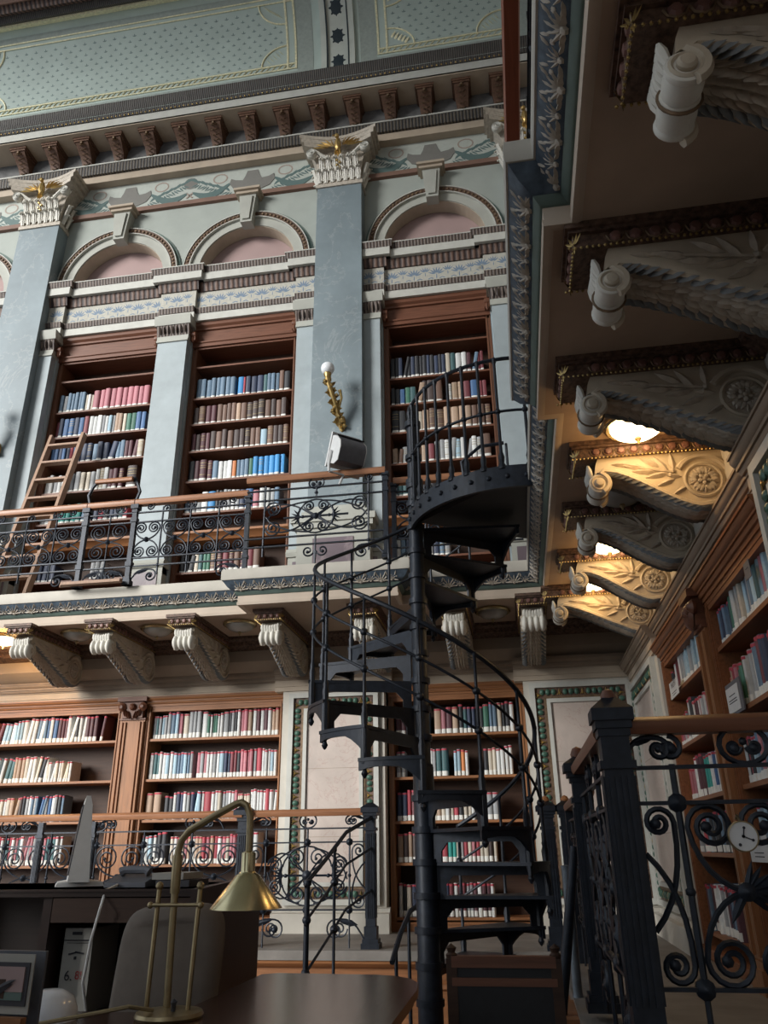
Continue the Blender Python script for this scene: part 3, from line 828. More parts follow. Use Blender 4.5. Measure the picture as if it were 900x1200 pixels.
# ------------------------------------------------------------------ giant blue pilasters with gilded capitals
def giant_pilaster(label, cx):
    t = thing('giant_pilaster', label, 'pilaster', (cx, 8.4, 2.5), 'giant blue marble pilasters')
    mb = MB(); yF = 8.25
    mb.add([(cx - .335, yF, 3.75), (cx + .335, yF, 3.75), (cx + .335, YW, 3.75), (cx - .335, YW, 3.75), (cx - .325, yF, 8.84), (cx + .325, yF, 8.84), (cx + .325, YW, 8.84), (cx - .325, YW, 8.84)],
           [(0, 3, 2, 1), (4, 5, 6, 7), (0, 1, 5, 4), (1, 2, 6, 5), (2, 3, 7, 6), (3, 0, 4, 7)])
    part(t, 'shaft', mb, M['blue_marble'])
    mb = MB()
    for z0, z1, e in ((2.5, 2.62, .17), (2.62, 2.72, .14), (2.72, 3.45, .10), (3.45, 3.52, .14), (3.52, 3.60, .17), (3.60, 3.68, .06), (3.68, 3.75, .03)):
        mb.box(cx - .335 - e, cx + .335 + e, yF - e * .7, YW, z0, z1)
    part(t, 'pedestal', mb, M['plaster'])
    mb = MB(); mb.box(cx - .24, cx + .24, yF - .082, yF - .06, 2.92, 3.32)
    part(t, 'pedestal_panel', mb, M['dark_marble'], label='dark marble pedestal panel')
    cap = MB()
    cap.box(cx - .345, cx + .345, yF - .02, YW, 8.82, 8.88)
    bell = [(-.31, 8.88), (-.32, 9.1), (-.36, 9.35), (-.45, 9.52), (.45, 9.52), (.36, 9.35), (.32, 9.1), (.31, 8.88)]
    cap.prism([(cx + u, v) for u, v in bell], lambda u, v, w: (u, w, v), yF, YW)
    n = 10   # concave abacus
    for z0, z1, e in ((9.52, 9.60, .50), (9.60, 9.68, .54), (9.68, 9.74, .57)):
        fr = [(cx - e + 2 * e * k / n, yF - .20 * e / .57 + .13 * sin(PI * k / n)) for k in range(n + 1)]
        cap.mz(z0, z1, fr + [(cx + e, YW), (cx - e, YW)])
    cp = part(t, 'capital', cap, M['carve_stone'])
    lv = MB()
    for z, h, k, out in ((8.90, .20, 7, .03), (8.94, .37, 6, .06)):
        for j in range(k):
            u = (-.29 if k == 7 else -.25) + (.58 if k == 7 else .50) * j / (k - 1)
            c0 = Vector((cx + u, yF - .010, z))
            for s, wd in ((0, .020), (-1, .013), (1, .013)):
                pts = [c0 + X * s * .018, c0 + X * s * .030 + Z_ * h * .5 - Y_ * .02, c0 + X * s * .028 + Z_ * h * .88 - Y_ * (out + .02), c0 + X * s * .022 + Z_ * h * (.97 - .06 * abs(s)) - Y_ * (out + .06), c0 + X * s * .018 + Z_ * h * (.84 - .06 * abs(s)) - Y_ * (out + .075)]
                lv.tube(pts, [wd * .8, wd, wd, wd * .9, wd * .4], 5)
        for s in (-1, 1):
            for j in range(2):
                lv.tube([(cx + s * .325, yF + .07 + .1 * j, z), (cx + s * (.345 + out), yF + .07 + .1 * j, z + h * .85), (cx + s * (.40 + out), yF + .07 + .1 * j, z + h * .8)], [.03, .035, .01], 5)
    for j in range(9): lv.leaf((cx - .24 + .06 * j, yF - .05 - .02 * (j % 2), 9.30 + .05 * (j % 3)), Z_ * .05 + X * .012 * ((j % 3) - 1), X * .016, -Y_ * .025)
    part(cp, 'acanthus_leaf', lv, M['console_white'], label='pale acanthus leaves')
    for s in (-1, 1):
        vo = MB()
        c = Vector((cx + s * .40, yF - .10, 9.40))
        vo.lathe([(0, -.05), (.055, -.05), (.072, -.03), (.072, .02), (.05, .05), (0, .05)], c, 12, 'y')
        vo.tube([(cx + s * .04, yF - .03, 9.20), (cx + s * .12, yF - .05, 9.30), (cx + s * .24, yF - .08, 9.37), (cx + s * .34, yF - .10, 9.45), (cx + s * .40, yF - .11, 9.475)], [.014, .02, .026, .028, .028], 6)
        part(cp, 'volute', vo, M['console_white'])
        vo = MB(); vo.lathe([(0, 0), (.016, 0), (.016, .010), (0, .012)], (cx + s * .40, yF - .155, 9.40), 8, (X, Z_, -Y_))
        for rr_ in (.035, .058): vo.tube([(cx + s * .40 + rr_ * cos(q), yF - .152, 9.40 + rr_ * sin(q)) for q in [PI * 2 * k / 12 for k in range(12)]], .007, 4, True)
        part(cp, 'volute_eye', vo, M['white_trim'])
    eg = MB(); y = yF - .11
    eg.ell((cx, y - .02, 9.50), (.05, 0, 0), (0, .05, 0), (0, 0, .13), 8, 6)
    eg.sph((cx - .01, y - .05, 9.645), .036, 7, 5); eg.leaf((cx - .045, y - .06, 9.645), -X * .04, Z_ * .012, -Y_ * .02)
    for s in (-1, 1):
        for j in range(5):
            a = .15 + .28 * j
            d = Vector((s * cos(a), 0, sin(a) * .75))
            eg.leaf(Vector((cx + s * .05, y, 9.48)) + d * (.13 + .02 * (4 - j)), d * .13, Z_ * .022 + X * .005, -Y_ * .025)
        eg.leaf((cx + s * .035, y - .02, 9.36), Vector((s * .01, 0, -.06)), X * .02, -Y_ * .02)
    for j in range(3): eg.leaf((cx + (j - 1) * .03, y - .01, 9.33), Vector(((j - 1) * .02, 0, -.07)), X * .018, -Y_ * .02)
    for j in range(4): eg.sph((cx + (.02 if j % 2 else -.02), y + .02, 9.24 - .05 * j), .022, 6, 4)
    part(cp, 'eagle', eg, M['gold'], label='gilded spread eagle')
giant_pilaster('leftmost giant blue marble pilaster with a gilded eagle capital', -6.62)
giant_pilaster('central giant blue marble pilaster behind the white floodlight', -1.91)
giant_pilaster('giant pilaster of which only the capital corner shows by the right gallery', .80)

# ------------------------------------------------------------------ scroll consoles below the gallery
# local axes : -Y = out from the wall, X = width, Z from the soffit down
def console(reeds, E=0.0):
    """E lengthens the neck between the wall roundel and the front volute"""
    t = thing('console', 'x', 'console')
    w = .100
    def fx(u): return u if u <= .27 else (u + E if u >= .58 else u + E * (u - .27) / .31)
    end = .845 + E
    mb = MB(); fr = MB(); eg = MB()
    fr.box(-.155, .155, -end, .02, -.028, 0); fr.box(-.125, .125, -end + .03, .02, -.10, -.028)
    fr.box(-.142, .142, -end + .013, .02, -.042, -.028)
    part(t, 'crown_strip', fr, M['dark_carve'], local=True)
    def egg(c, d, n):
        eg.ell(c, d * .024, Z_ * .026, n * .016, 7, 4, 0)
        eg.tube([c + d * .034 * cos(q) + Z_ * (.008 - .036 * sin(q)) for q in (0, .8, 1.57, 2.35, 3.14)], .0045, 4, m=1)
    nk = int((end - .1) / .072)
    for s in (-1, 1):
        for k in range(nk): egg(Vector((s * .128, -.05 - .072 * k, -.068)), Y_, X * s)
        for k in range(int(end / .022)): eg.sph((s * .128, -.02 - .022 * k, -.104), .0065, 5, 4, 2)
    for k in range(4): egg(Vector((-.096 + .064 * k, -end + .028, -.068)), X, -Y_)
    for k in range(12): eg.sph((-.12 + .022 * k, -end + .026, -.104), .0065, 5, 4, 2)
    for s in (-1, 1): palmette(eg, (s * .127, -end + .028, -.095), (s * .7, .7, 0), (0, 0, 1), (s * .7, -.7, 0), .055, 5, 2)
    part(t, 'egg_moulding', eg, [M['egg'], M['bronze'], M['old_gold']], local=True, label='dark egg moulding with gilt beads')
    low = [(fx(u), v) for u, v in ((.70, -.188), (.66, -.190), (.60, -.203), (.54, -.230), (.47, -.272), (.40, -.320), (.33, -.368), (.27, -.405), (.21, -.435), (.165, -.448))]
    rc = (.125, -.285); rr = .165
    arc = [(rc[0] + rr * cos(a), rc[1] + rr * sin(a)) for a in [math.radians(q) for q in range(-90, -200, -12)]]
    va = .695 + E
    poly = [(0, -.09), (va - .01, -.09), (va + .01, -.14), (va + .02, -.2)] + low + [p_ for p_ in arc if p_[0] > 0] + [(0, -.36)]
    mb.prism(poly, lambda u, v, q: (q, -u, v), -w, w)
    part(t, 'body', mb, M['console'], local=True)
    for s in (-1, 1):
        rim = MB()
        path = [(va + .054 * (1 - .0 * q) * cos(math.radians(q)), -.255 + .060 * sin(math.radians(q))) for q in range(250, 95, -18)] + [(u, v + .010) for u, v in low[1:]]
        path += [(rc[0] + (rr - .016) * cos(math.radians(q)), rc[1] + (rr - .016) * sin(math.radians(q))) for q in range(-90, -330, -14)]
        rim.tube([(s * (w + .004), -u, v) for u, v in path], .017, 6)
        rim.tube([(s * (w + .002), -(rc[0] + .100 * cos(q)), rc[1] + .100 * sin(q)) for q in [2 * PI * k / 22 for k in range(22)]], .011, 6, True)
        part(t, 'scroll_rim', rim, M['console'], local=True)
    for s in (-1, 1):
        lf = MB()
        for u, v, a, ln, wd in ((.50, -.165, .30, .075, .024), (.44, -.205, .10, .07, .022), (.40, -.150, .55, .07, .022), (.37, -.235, -.15, .07, .022), (.345, -.165, .95, .075, .024), (.33, -.285, -.35, .06, .02), (.28, -.150, 1.5, .06, .022), (.57, -.150, .15, .05, .016), (.285, -.245, .2, .05, .018), (.26, -.40 + .06, -.5, .05, .016)):
            d = Vector((0, -cos(a), sin(a)))
            lf.leaf((s * (w + .002), -fx(u), v), d * ln, Vector((0, -sin(a), -cos(a))) * wd, X * s * .016)
        lf.sph((s * (w + .004), -.285, -.215), .017, 6, 4); lf.sph((s * (w + .004), -.30, -.24), .014, 6, 4)
        lf.tube([(s * (w + .004), -.285, -.22), (s * (w + .006), -fx(.38), -.20), (s * (w + .004), -fx(.56), -.155)], .008, 5)
        part(t, 'leaf_relief', lf, M['console_leaf'], local=True)
    for s in (-1, 1):
        ro = MB()
        c = Vector((s * w, -rc[0], rc[1]))
        ro.lathe([(0, 0), (.088, 0), (.088, .004), (0, .004)], c, 16, (Y_, Z_, X * s), 1)
        for k in range(5):
            a = 2 * PI * k / 5 + .3
            d = Vector((0, cos(a), sin(a))); p_ = X.cross(d)
            for q in (-1, 0, 1): ro.ell(c + d * (.052 + .006 * (q == 0)) + p_ * q * .018 + X * s * .008, d * .024, p_ * .014, X * s * .012, 6, 4, 0)
            d2 = Vector((0, cos(a + .63), sin(a + .63)))
            ro.leaf(c + d2 * .060 + X * s * .006, d2 * .024, X.cross(d2) * .012, X * s * .014, 1)
            ro.ell(c + d2 * .022 + X * s * .012, d2 * .016, X.cross(d2) * .012, X * s * .012, 6, 4, 0)
        ro.sph(c + X * s * .022, .012, 7, 5, 1)
        part(t, 'rosette', ro, [M['carve_stone'], M['console_leaf']], local=True, label='five petalled rosette')
    ac = MB()
    full = low[1:] + arc[1:5]
    for i in range(len(full) - 1):
        a, b = Vector((0, -full[i][0], full[i][1])), Vector((0, -full[i + 1][0], full[i + 1][1]))
        d = (b - a).normalized(); nrm = Vector((0, -d.z, d.y)); nrm = nrm if nrm.z < 0 else -nrm
        for q in (0, .5):
            p = a.lerp(b, q)
            for j in range(-3, 4):
                ac.leaf(p + X * j * .031, d * .046 + X * j * .010, X * .017, nrm * (.016 + .006 * (j % 2)), 1 if abs(j) == 3 else 0)
    part(t, 'acanthus_leaf', ac, [M['console_leaf'], M['blue_leaf']], local=True, label='acanthus leaf with grey blue fringe')
    sp = MB(); c = Vector((0, -va, -.255)); ax = (Y_, Z_, X)
    if reeds == 4:
        prof = [(0, -.13), (.045, -.13)]
        for k in range(33):
            q = -.125 + .25 * k / 32
            prof.append((.062 + .026 * abs(sin(PI * 4 * (q + .125) / .25)), q))
        prof += [(.045, .13), (0, .13)]
        sp.lathe([(r_ * .9, q * .86) for r_, q in prof], c, 16, ax)
    else:
        prof = [(0, -.121), (.060, -.121), (.068, -.116), (.070, -.108), (.068, -.098), (.064, -.092), (.068, -.06), (.066, -.03), (.060, -.012), (.068, -.008), (.070, 0), (.068, .008), (.060, .012), (.066, .03), (.068, .06), (.064, .092), (.068, .098), (.070, .108), (.068, .116), (.060, .121), (0, .121)]
        sp.lathe([(r_ * .84, q * .86) for r_, q in prof], c, 20, ax)
    s0 = part(t, 'volute', sp, M['console_white'], local=True, label='pale reeded volute')
    for s in (-1, 1):
        sp = MB()
        sp.lathe([(0, 0), (.028, 0), (.028, .014), (.020, .022), (0, .024)], c + X * s * .102, 14, (Y_, Z_, X * s))
        sp.tube([c + X * s * .103 + Y_ * .042 * cos(q) + Z_ * .042 * sin(q) for q in [2 * PI * k / 18 for k in range(18)]], .008, 5, True)
        part(s0, 'volute_eye', sp, M['console'], local=True)
    if reeds != 4:
        sp = MB().tube([c + Y_ * .060 * cos(q) + Z_ * .060 * sin(q) for q in [2 * PI * k / 18 for k in range(18)]], .006, 5, True)
        part(s0, 'gilt_ring', sp, M['bronze'], local=True)
    sp = MB()
    for k in range(-3, 4): sp.ell((k * .026, -va - .045, -.185 + .005 * abs(k)), (.020, 0, 0), (0, .014, .012), (0, -.012, .045), 6, 4)
    part(t, 'shell', sp, M['console_white'], local=True, label='white shell above the volute')
    return t
cb, cs, cl = console(4, .28), console(2), console(2, .11)
GB = 'consoles under the back gallery'
BX = [(-5.86, 'x'), (-4.97, 'scroll console under the back gallery beside the lit lamp at far left'), (-4.08, 'scroll console under the back gallery, second from the left'), (-3.20, 'scroll console under the back gallery above the carved oak pilaster and left bookcases'),
      (-2.30, 'scroll console under the back gallery just left of the staircase handrail'), (-1.36, 'scroll console under the back gallery seen between the stair balusters'), (-.49, 'scroll console under the back gallery right of the staircase column'), (.25, 'scroll console in the corner over the right marble panel')]
for i, (x, lab) in enumerate(BX[1:]):
    p = (x, 8.215, 2.18)
    if i == 0: cb.location = p; cb['label'] = lab; cb['group'] = GB
    else: dup(cb, p, None, lab)
GS = 'large consoles under the right gallery'
SY = [(1.66, 'largest dark scroll console at the top right corner of the soffit'), (2.52, 'second large scroll console from the top under the right gallery'), (3.41, 'third scroll console from the top under the right gallery, above the bright lamp'),
      (4.31, 'golden lit scroll console just below the bright ceiling lamp'), (5.19, 'grey scroll console below the golden lit one'), (6.12, 'second last scroll console of the right gallery, between the two small lit lamps'), (7.05, 'farthest warm lit scroll console of the right gallery by the corner')]
for i, (y, lab) in enumerate(SY):
    p = (1.287, y, 2.18)
    if i in (0, 1):
        o = (cs, cl)[i]; o.location = p; o.rotation_euler = (0, 0, -PI / 2); o['label'] = lab; o['group'] = GS
    else: dup(cl if i in (2, 6) else cs, p, -PI / 2, lab)

# ------------------------------------------------------------------ bowl lamps on the soffits
def bowl_lamp(lit, p, label):
    t = thing('ceiling_lamp', label, 'lamp', p, 'bowl lamps on the gallery soffits')
    part(t, 'brass_ring', MB().lathe([(.145, -.028), (.165, -.034), (.178, -.022), (.178, -.008), (.165, 0), (.10, 0), (.10, -.012), (.145, -.016)], (0, 0, 0), 24), M['brass'], local=True)
    prof = [(.148, -.02)] + [(.148 * cos(a), -.02 - .075 * sin(a)) for a in [PI / 2 * k / 6 for k in range(1, 7)]]
    part(t, 'glass_bowl', MB().lathe(prof, (0, 0, 0), 24), M['bowl_lit'] if lit else M['bowl_off'], local=True, label='glowing glass bowl' if lit else 'unlit grey glass bowl')
    part(t, 'finial', MB().lathe([(.0, -.09), (.016, -.092), (.02, -.105), (.01, -.118), (.006, -.13), (0, -.135)], (0, 0, 0), 10), M['brass_dull'], local=True)
    if lit:
        ld = bpy.data.lights.new('lamp_glow', 'POINT'); ld.energy = lit; ld.color = (1.0, .56, .20); ld.shadow_soft_size = .10
        lo = bpy.data.objects.new('lamp_glow', ld); COL.objects.link(lo); lo.parent = t; lo.location = (0, 0, -.16)
    return t
bowl_lamp(4.5, (.80, 3.99, 2.18), 'largest glowing bowl lamp between the third and fourth right consoles')
bowl_lamp(0, (.82, 4.93, 2.18), 'unlit bowl lamp half hidden behind the golden console')
bowl_lamp(2.4, (.83, 5.86, 2.18), 'small glowing bowl lamp below the grey console on the right')
bowl_lamp(2.2, (.78, 6.82, 2.18), 'smallest glowing bowl lamp over the farthest right console')
bowl_lamp(0, (-4.56, 7.55, 2.18), 'unlit bowl lamp under the back gallery, between the two leftmost consoles')
bowl_lamp(0, (-3.65, 7.55, 2.18), 'unlit bowl lamp under the back gallery between second and third consoles')
bowl_lamp(0, (-2.74, 7.55, 2.18), 'unlit bowl lamp under the back gallery left of the fourth console')
bowl_lamp(0, (-.13, 7.60, 2.18), 'unlit bowl lamp under the back gallery right of the staircase column')
bowl_lamp(26, (-5.42, 7.55, 2.18), 'glowing bowl lamp cut by the left edge of the photo')

# ------------------------------------------------------------------ wrought iron railings
def spiral(cx, cy, r, a0, turns, d=1, k=.2, n=None):
    n = n or int(14 * turns) + 2
    out = []
    for i in range(n + 1):
        f_ = i / n; rr = r * (1 - (1 - k) * f_); a = a0 + d * 2 * PI * turns * f_
        out.append((cx + rr * cos(a), cy + rr * sin(a)))
    return out
def bez(a, b, c, n=6):
    return [((1 - t) ** 2 * a[0] + 2 * t * (1 - t) * b[0] + t * t * c[0], (1 - t) ** 2 * a[1] + 2 * t * (1 - t) * b[1] + t * t * c[1]) for t in [i / n for i in range(n)]]
class Panel:
    """scrollwork drawn in (u, v) : u metres along the rail from O, v metres above O.z"""
    def __init__(s, O, U, q=.0075, n=5):
        s.O, s.U = Vector(O), Vector(U).normalized(); s.q = q; s.n = n; s.mb = MB(); s.N = s.U.cross(Z_)
    def P(s, u, v): return s.O + s.U * u + Z_ * v
    def line(s, pts, q=None, n=None): s.mb.tube([s.P(u, v) for u, v in pts], q or s.q, n or s.n)
    def ball(s, u, v, r): s.mb.ell(s.P(u, v), s.U * r, Z_ * r, s.N * r * .8, 7, 5)
    def boss(s, u, v, r):
        s.mb.lathe([(0, -.018), (r * .6, -.018), (r, -.008), (r, .008), (r * .6, .018), (r * .3, .026), (0, .028)], s.P(u, v), 10, (s.U, Z_, s.N))
    def leaf(s, u, v, du, dv, w, t=.012):
        d = s.U * du + Z_ * dv
        p = (s.U * -dv + Z_ * du).normalized() * w
        s.mb.leaf(s.P(u, v), d, p, s.N * t); s.mb.leaf(s.P(u, v), d, p, -s.N * t)
    def scroll(s, cx, cy, r, a0, turns, d, lead=()):
        pts = list(lead) + spiral(cx, cy, r, a0, turns, d)
        s.line(pts); s.ball(pts[-1][0], pts[-1][1], s.q * 2.0)
    def unit(s, u0, u1, v0, v1):
        """four scrolls springing from a rosette between two rods"""
        w = u1 - u0; c = (u0 + u1) / 2; m = (v0 + v1) / 2; h = (v1 - v0) / 2
        r = min(w / 4.1, h * .44)
        for sx in (-1, 1):
            for sy in (-1, 1):
                cx, cy = c + sx * w * .25, m + sy * (h - r)
                e = (cx + sx * r, cy)
                lead = bez((c, m), (c + sx * w * .40, m + sy * h * .10), e, 6)
                s.scroll(cx, cy, r * .97, 0 if sx > 0 else PI, 2.0, sx * sy, lead)
        s.boss(c, m, .028)
    def half(s, u0, u1, v0, v1, sx):
        """the half unit beside a post : two scrolls and a crossing"""
        w = u1 - u0; m = (v0 + v1) / 2; h = (v1 - v0) / 2; r = min(w * .42, h * .36)
        post = u0 if sx > 0 else u1; rod = u1 if sx > 0 else u0
        for sy in (-1, 1):
            cx, cy = (u0 + u1) / 2 - sx * .0, m + sy * (h - r - .01)
            lead = bez((post + sx * w * .05, m - sy * h * .42), (rod - sx * w * .03, m - sy * h * .02), (cx + sx * r, cy), 6)
            s.scroll(cx, cy, r, 0 if sx > 0 else PI, 1.55, sx * sy, lead)
    def rod(s, u, v0, v1, q=None, balls=()):
        s.line([(u, v0), (u, v1)], q or s.q * 1.15)
        for v in balls: s.ball(u, v, .020)
    def motif(s, u0, u1, v0, v1):
        """wheel with four scrolls, rosette and palmette spear heads"""
        c = (u0 + u1) / 2; m = (v0 + v1) / 2; h = (v1 - v0) / 2 * .96; w = (u1 - u0) / 2
        s.line([(c + h * .92 * cos(q), m + h * .92 * sin(q)) for q in [2 * PI * k / 24 for k in range(25)]])
        s.boss(c, m, h * .17)
        for sx in (-1, 1):
            for sy in (-1, 1):
                r = h * .30
                cx, cy = c + sx * h * .36, m + sy * h * .56
                s.scroll(cx, cy, r, 0 if sx > 0 else PI, 1.6, sx * sy, [(c + sx * h * .12, m + sy * h * .12), (c + sx * h * .52, m + sy * h * .36)])
                tip = w * .98
                s.line(bez((c + sx * h * .25, m - sy * h * .85), (c + sx * w * .72, m - sy * h * .75), (c + sx * w * .97, m + sy * h * .05), 8) + [(c + sx * w * .97, m + sy * h * .12)])
                if w > h * 1.2:
                    k_ = .44 if w > h * 1.7 else .27
                    s.scroll(c + sx * (w - h * (k_ + .04)), m + sy * h * (k_ + .07), h * k_, 0 if sx > 0 else PI, 2.0, sx * sy, bez((c, m - sy * h * .1), (c + sx * w * .55, m + sy * h * 1.25), (c + sx * (w - .04 * h), m + sy * h * (k_ + .07)), 8))
            s.line([(c, m), (c + sx * w * .62, m)], s.q * 1.3)
            a = c + sx * h * .95
            s.ball(a - sx * .05, m, .018)
            for j in (-2, -1, 0, 1, 2): s.leaf(a + sx * (.030 - .012 * abs(j)), m + j * .020, sx * (.060 - .012 * abs(j)), j * .022, .011, .009)
            for sy in (-1, 1):
                s.leaf(a - sx * .005, m + sy * .045, -sx * .015, sy * .035, .012); s.ball(a - sx * .02, m + sy * .078, .013)
    def topscroll(s, u, v, r):
        s.line([(u + r * cos(q), v + r * .8 * sin(q)) for q in [2 * PI * k / 16 for k in range(17)]])
        for sx in (-1, 1): s.scroll(u + sx * r * .42, v - r * .1, r * .3, PI if sx > 0 else 0, 1.2, sx)
        s.ball(u, v + .01, .014)
    def corner(s, u, v, r, sx):
        """leafy bracket scroll against a post, sx points away from the post"""
        s.line(bez((u, v - r * .9), (u + sx * r * .5, v + r * .2), (u + sx * r * 1.25, v - r * .1), 6) + spiral(u + sx * r * 1.25, v - r * .42, r * .36, PI / 2, 1.4, -sx))
        s.leaf(u + sx * r * .75, v - r * .15, sx * r * .45, r * .1, r * .13); s.ball(u + sx * r * 1.25, v - r * .42, r * .13)
def fluted_post(t, O, w, z1, name='post', cap=True, base=.16, ck=1.0):
    """square fluted cast iron post, O = centre on the floor"""
    O = Vector(O); mb = MB(); h = w / 2
    b = lambda e, z0, z1_: mb.box(O.x - h - e, O.x + h + e, O.y - h - e, O.y + h + e, O.z + z0, O.z + z1_)
    b(.035, 0, .04); b(.025, .04, .07); b(.012, .07, base)
    b(0, base, z1 - .06)
    for k in (-.62, -.21, .21, .62):
        for s in (-1, 1):
            mb.box(O.x + k * h - h * .12, O.x + k * h + h * .12, O.y + s * h - .006, O.y + s * h + .006, O.z + base + .06, O.z + z1 * .80)
            mb.box(O.x + s * h - .006, O.x + s * h + .006, O.y + k * h - h * .12, O.y + k * h + h * .12, O.z + base + .06, O.z + z1 * .80)
    b(.012, z1 * .82, z1 * .82 + .025)
    if cap:
        b(.010 * ck, z1 - .10, z1 - .075); b(.022 * ck, z1 - .075, z1 - .05); b(.036 * ck, z1 - .05, z1 - .01)
        a = h + .036 * ck
        mb.add([(O.x - a, O.y - a, O.z + z1 - .01), (O.x + a, O.y - a, O.z + z1 - .01), (O.x + a, O.y + a, O.z + z1 - .01), (O.x - a, O.y + a, O.z + z1 - .01)] + [(O.x + i * h * .5, O.y + j * h * .5, O.z + z1 + .03) for i, j in ((-1, -1), (1, -1), (1, 1), (-1, 1))],
               [(0, 1, 5, 4), (1, 2, 6, 5), (2, 3, 7, 6), (3, 0, 4, 7), (4, 5, 6, 7)])
    return part(t, name, mb, M['iron'])
def handrail(t, a, b, wd=.075, ht=.055, m='rail_wood', name='handrail'):
    a, b = Vector(a), Vector(b); U = (b - a).normalized(); N = U.cross(Z_).normalized(); h = wd / 2
    prof = [(-h * .8, -ht * .5), (h * .8, -ht * .5), (h, -ht * .2), (h, ht * .15), (h * .6, ht * .42), (0, ht * .5), (-h * .6, ht * .42), (-h, ht * .15), (-h, -ht * .2)]
    mb = MB(); k = len(prof)
    vs = [a + N * u + Z_ * v for u, v in prof] + [b + N * u + Z_ * v for u, v in prof]
    mb.add(vs, [(i, (i + 1) % k, k + (i + 1) % k, k + i) for i in range(k)] + [tuple(range(k))[::-1], tuple(range(k, 2 * k))])
    return part(t, name, mb, M[m])
def bars(t, O, U, L_, vs, q=(.012, .006)):
    O, U = Vector(O), Vector(U).normalized()
    for v in vs:
        part(t, 'bar', MB().obox(O + U * L_ / 2 + Z_ * v, U, Z_, U.cross(Z_), L_ / 2, q[1], q[0]), M['iron'])
# --- upper gallery, front
GR = 'ironwork railing sections of the upper gallery'
def upper_section(label, x0, x1, y, motifs=(), post_ends=(1, 1), nrod=None):
    zf = 2.49
    t = thing('gallery_railing', label, 'railing', ((x0 + x1) / 2, y, zf), GR)
    O = (x0, y, zf); Lx = x1 - x0
    handrail(t, (x0, y, zf + .92), (x1, y, zf + .92), .085, .075)
    bars(t, O, X, Lx, (.20, .29, .69, .80))
    p = Panel(O, X, .0088)
    u = 0; segs = []
    edges = [0] + [e for m_ in motifs for e in m_] + [Lx]
    for i in range(0, len(edges), 2):
        a, b = edges[i], edges[i + 1]; n = max(1, round((b - a) / .345))
        if b - a < .2:
            if i + 2 < len(edges): p.rod(b, .10, .85, balls=(.20, .69))
            else: p.rod(a, .10, .85, balls=(.20, .69))
            continue
        for k in range(n):
            ua, ub = a + (b - a) * k / n, a + (b - a) * (k + 1) / n
            p.unit(ua + .012, ub - .012, .29, .69)
            if k or i: p.rod(ua, .10, .85, balls=(.20, .69)); p.scroll(ua + .045, .87 - .045, .045, PI, 1.2, -1) if k % 2 else p.topscroll(ua, .85, .055)
        if i + 2 < len(edges): p.rod(b, .10, .85, balls=(.20, .69))
    for a, b in motifs:
        p.motif(a, b, .29, .69); p.rod((a + b) / 2, .0, .29); p.rod((a + b) / 2, .69, .82, balls=(.74,)); p.topscroll((a + b) / 2, .845, .075)
        for s in (-1, 1): p.scroll((a + b) / 2 + s * .07, .13, .06, PI if s > 0 else 0, 1.3, s, [((a + b) / 2, .02)])
    for k, u_ in enumerate((0, Lx)):
        s = 1 if k == 0 else -1
        if post_ends[k]: p.corner(u_, .17, .19, s); p.corner(u_, .92, .13, s)
    part(t, 'scrollwork', p.mb, M['iron'])
    for k, xx in enumerate((x0, x1)):
        if post_ends[k]:
            mb = MB(); mb.box(xx - .022, xx + .022, y - .022, y + .022, zf, zf + .88)
            for v, e in ((0, .03), (.045, .015), (.20, .012), (.69, .012), (.80, .012), (.86, .02)): mb.box(xx - .022 - e * .6, xx + .022 + e * .6, y - .022 - e * .6, y + .022 + e * .6, zf + v, zf + v + .035)
            part(t, 'post', mb, M['iron'])
    return t
upper_section('long iron gallery railing in front of the ladder at the left edge', -7.4, -4.33, 7.02, (), (0, 1))
upper_section('iron gallery railing section in front of the second upper bookcase', -3.78, -2.54, 7.02, (), (1, 1))
upper_section('iron gallery railing with wheel motif below the white floodlight', -2.46, -1.06, 6.75, ((.19, 1.23),), (0, 1))
upper_section('iron gallery railing running behind the spiral staircase landing', -1.02, .22, 7.02, (), (1, 0))
# gate with the little raised wooden bar
t = thing('railing_gate', 'iron railing gate with short raised wooden bar above the loose plank', 'gate', (-4.06, 7.02, 2.49), GR)
handrail(t, (-4.32, 7.02, 3.41), (-3.79, 7.02, 3.41), .085, .075)
handrail(t, (-4.26, 6.98, 3.68), (-3.84, 6.98, 3.68), .05, .05, name='raised_bar')
bars(t, (-4.33, 7.02, 2.49), X, .55, (.20, .29, .69, .80))
p = Panel((-4.33, 7.02, 2.49), X)
p.unit(.05, .50, .29, .69); p.rod(.275, .1, .80, balls=(.2, .49, .69)); p.topscroll(.17, .86, .06); p.topscroll(.38, .86, .06)
for s, u in ((1, .0), (-1, .55)):
    p.corner(u, .17, .19, s)
    p.line([(u, .80), (u + s * .01, .95), (u - s * .02, 1.05), (u + s * .02, 1.15), (u + s * .06, 1.20)], .018, 6); p.ball(u + s * .06, 1.20, .032)
p.leaf(.27, .12, 0, .09, .03); p.scroll(.19, .12, .06, 0, 1.4, 1); p.scroll(.36, .12, .06, PI, 1.4, -1)
part(t, 'scrollwork', p.mb, M['iron'])
for xx in (-4.33, -3.78):
    mb = MB(); mb.box(xx - .024, xx + .024, 6.996, 7.044, 2.49, 3.37)
    for v, e in ((0, .03), (.2, .015), (.69, .015), (.84, .03)): mb.box(xx - .024 - e * .6, xx + .024 + e * .6, 6.996 - e * .6, 7.044 + e * .6, 2.49 + v, 2.49 + v + .05)
    part(t, 'post', mb, M['iron'])
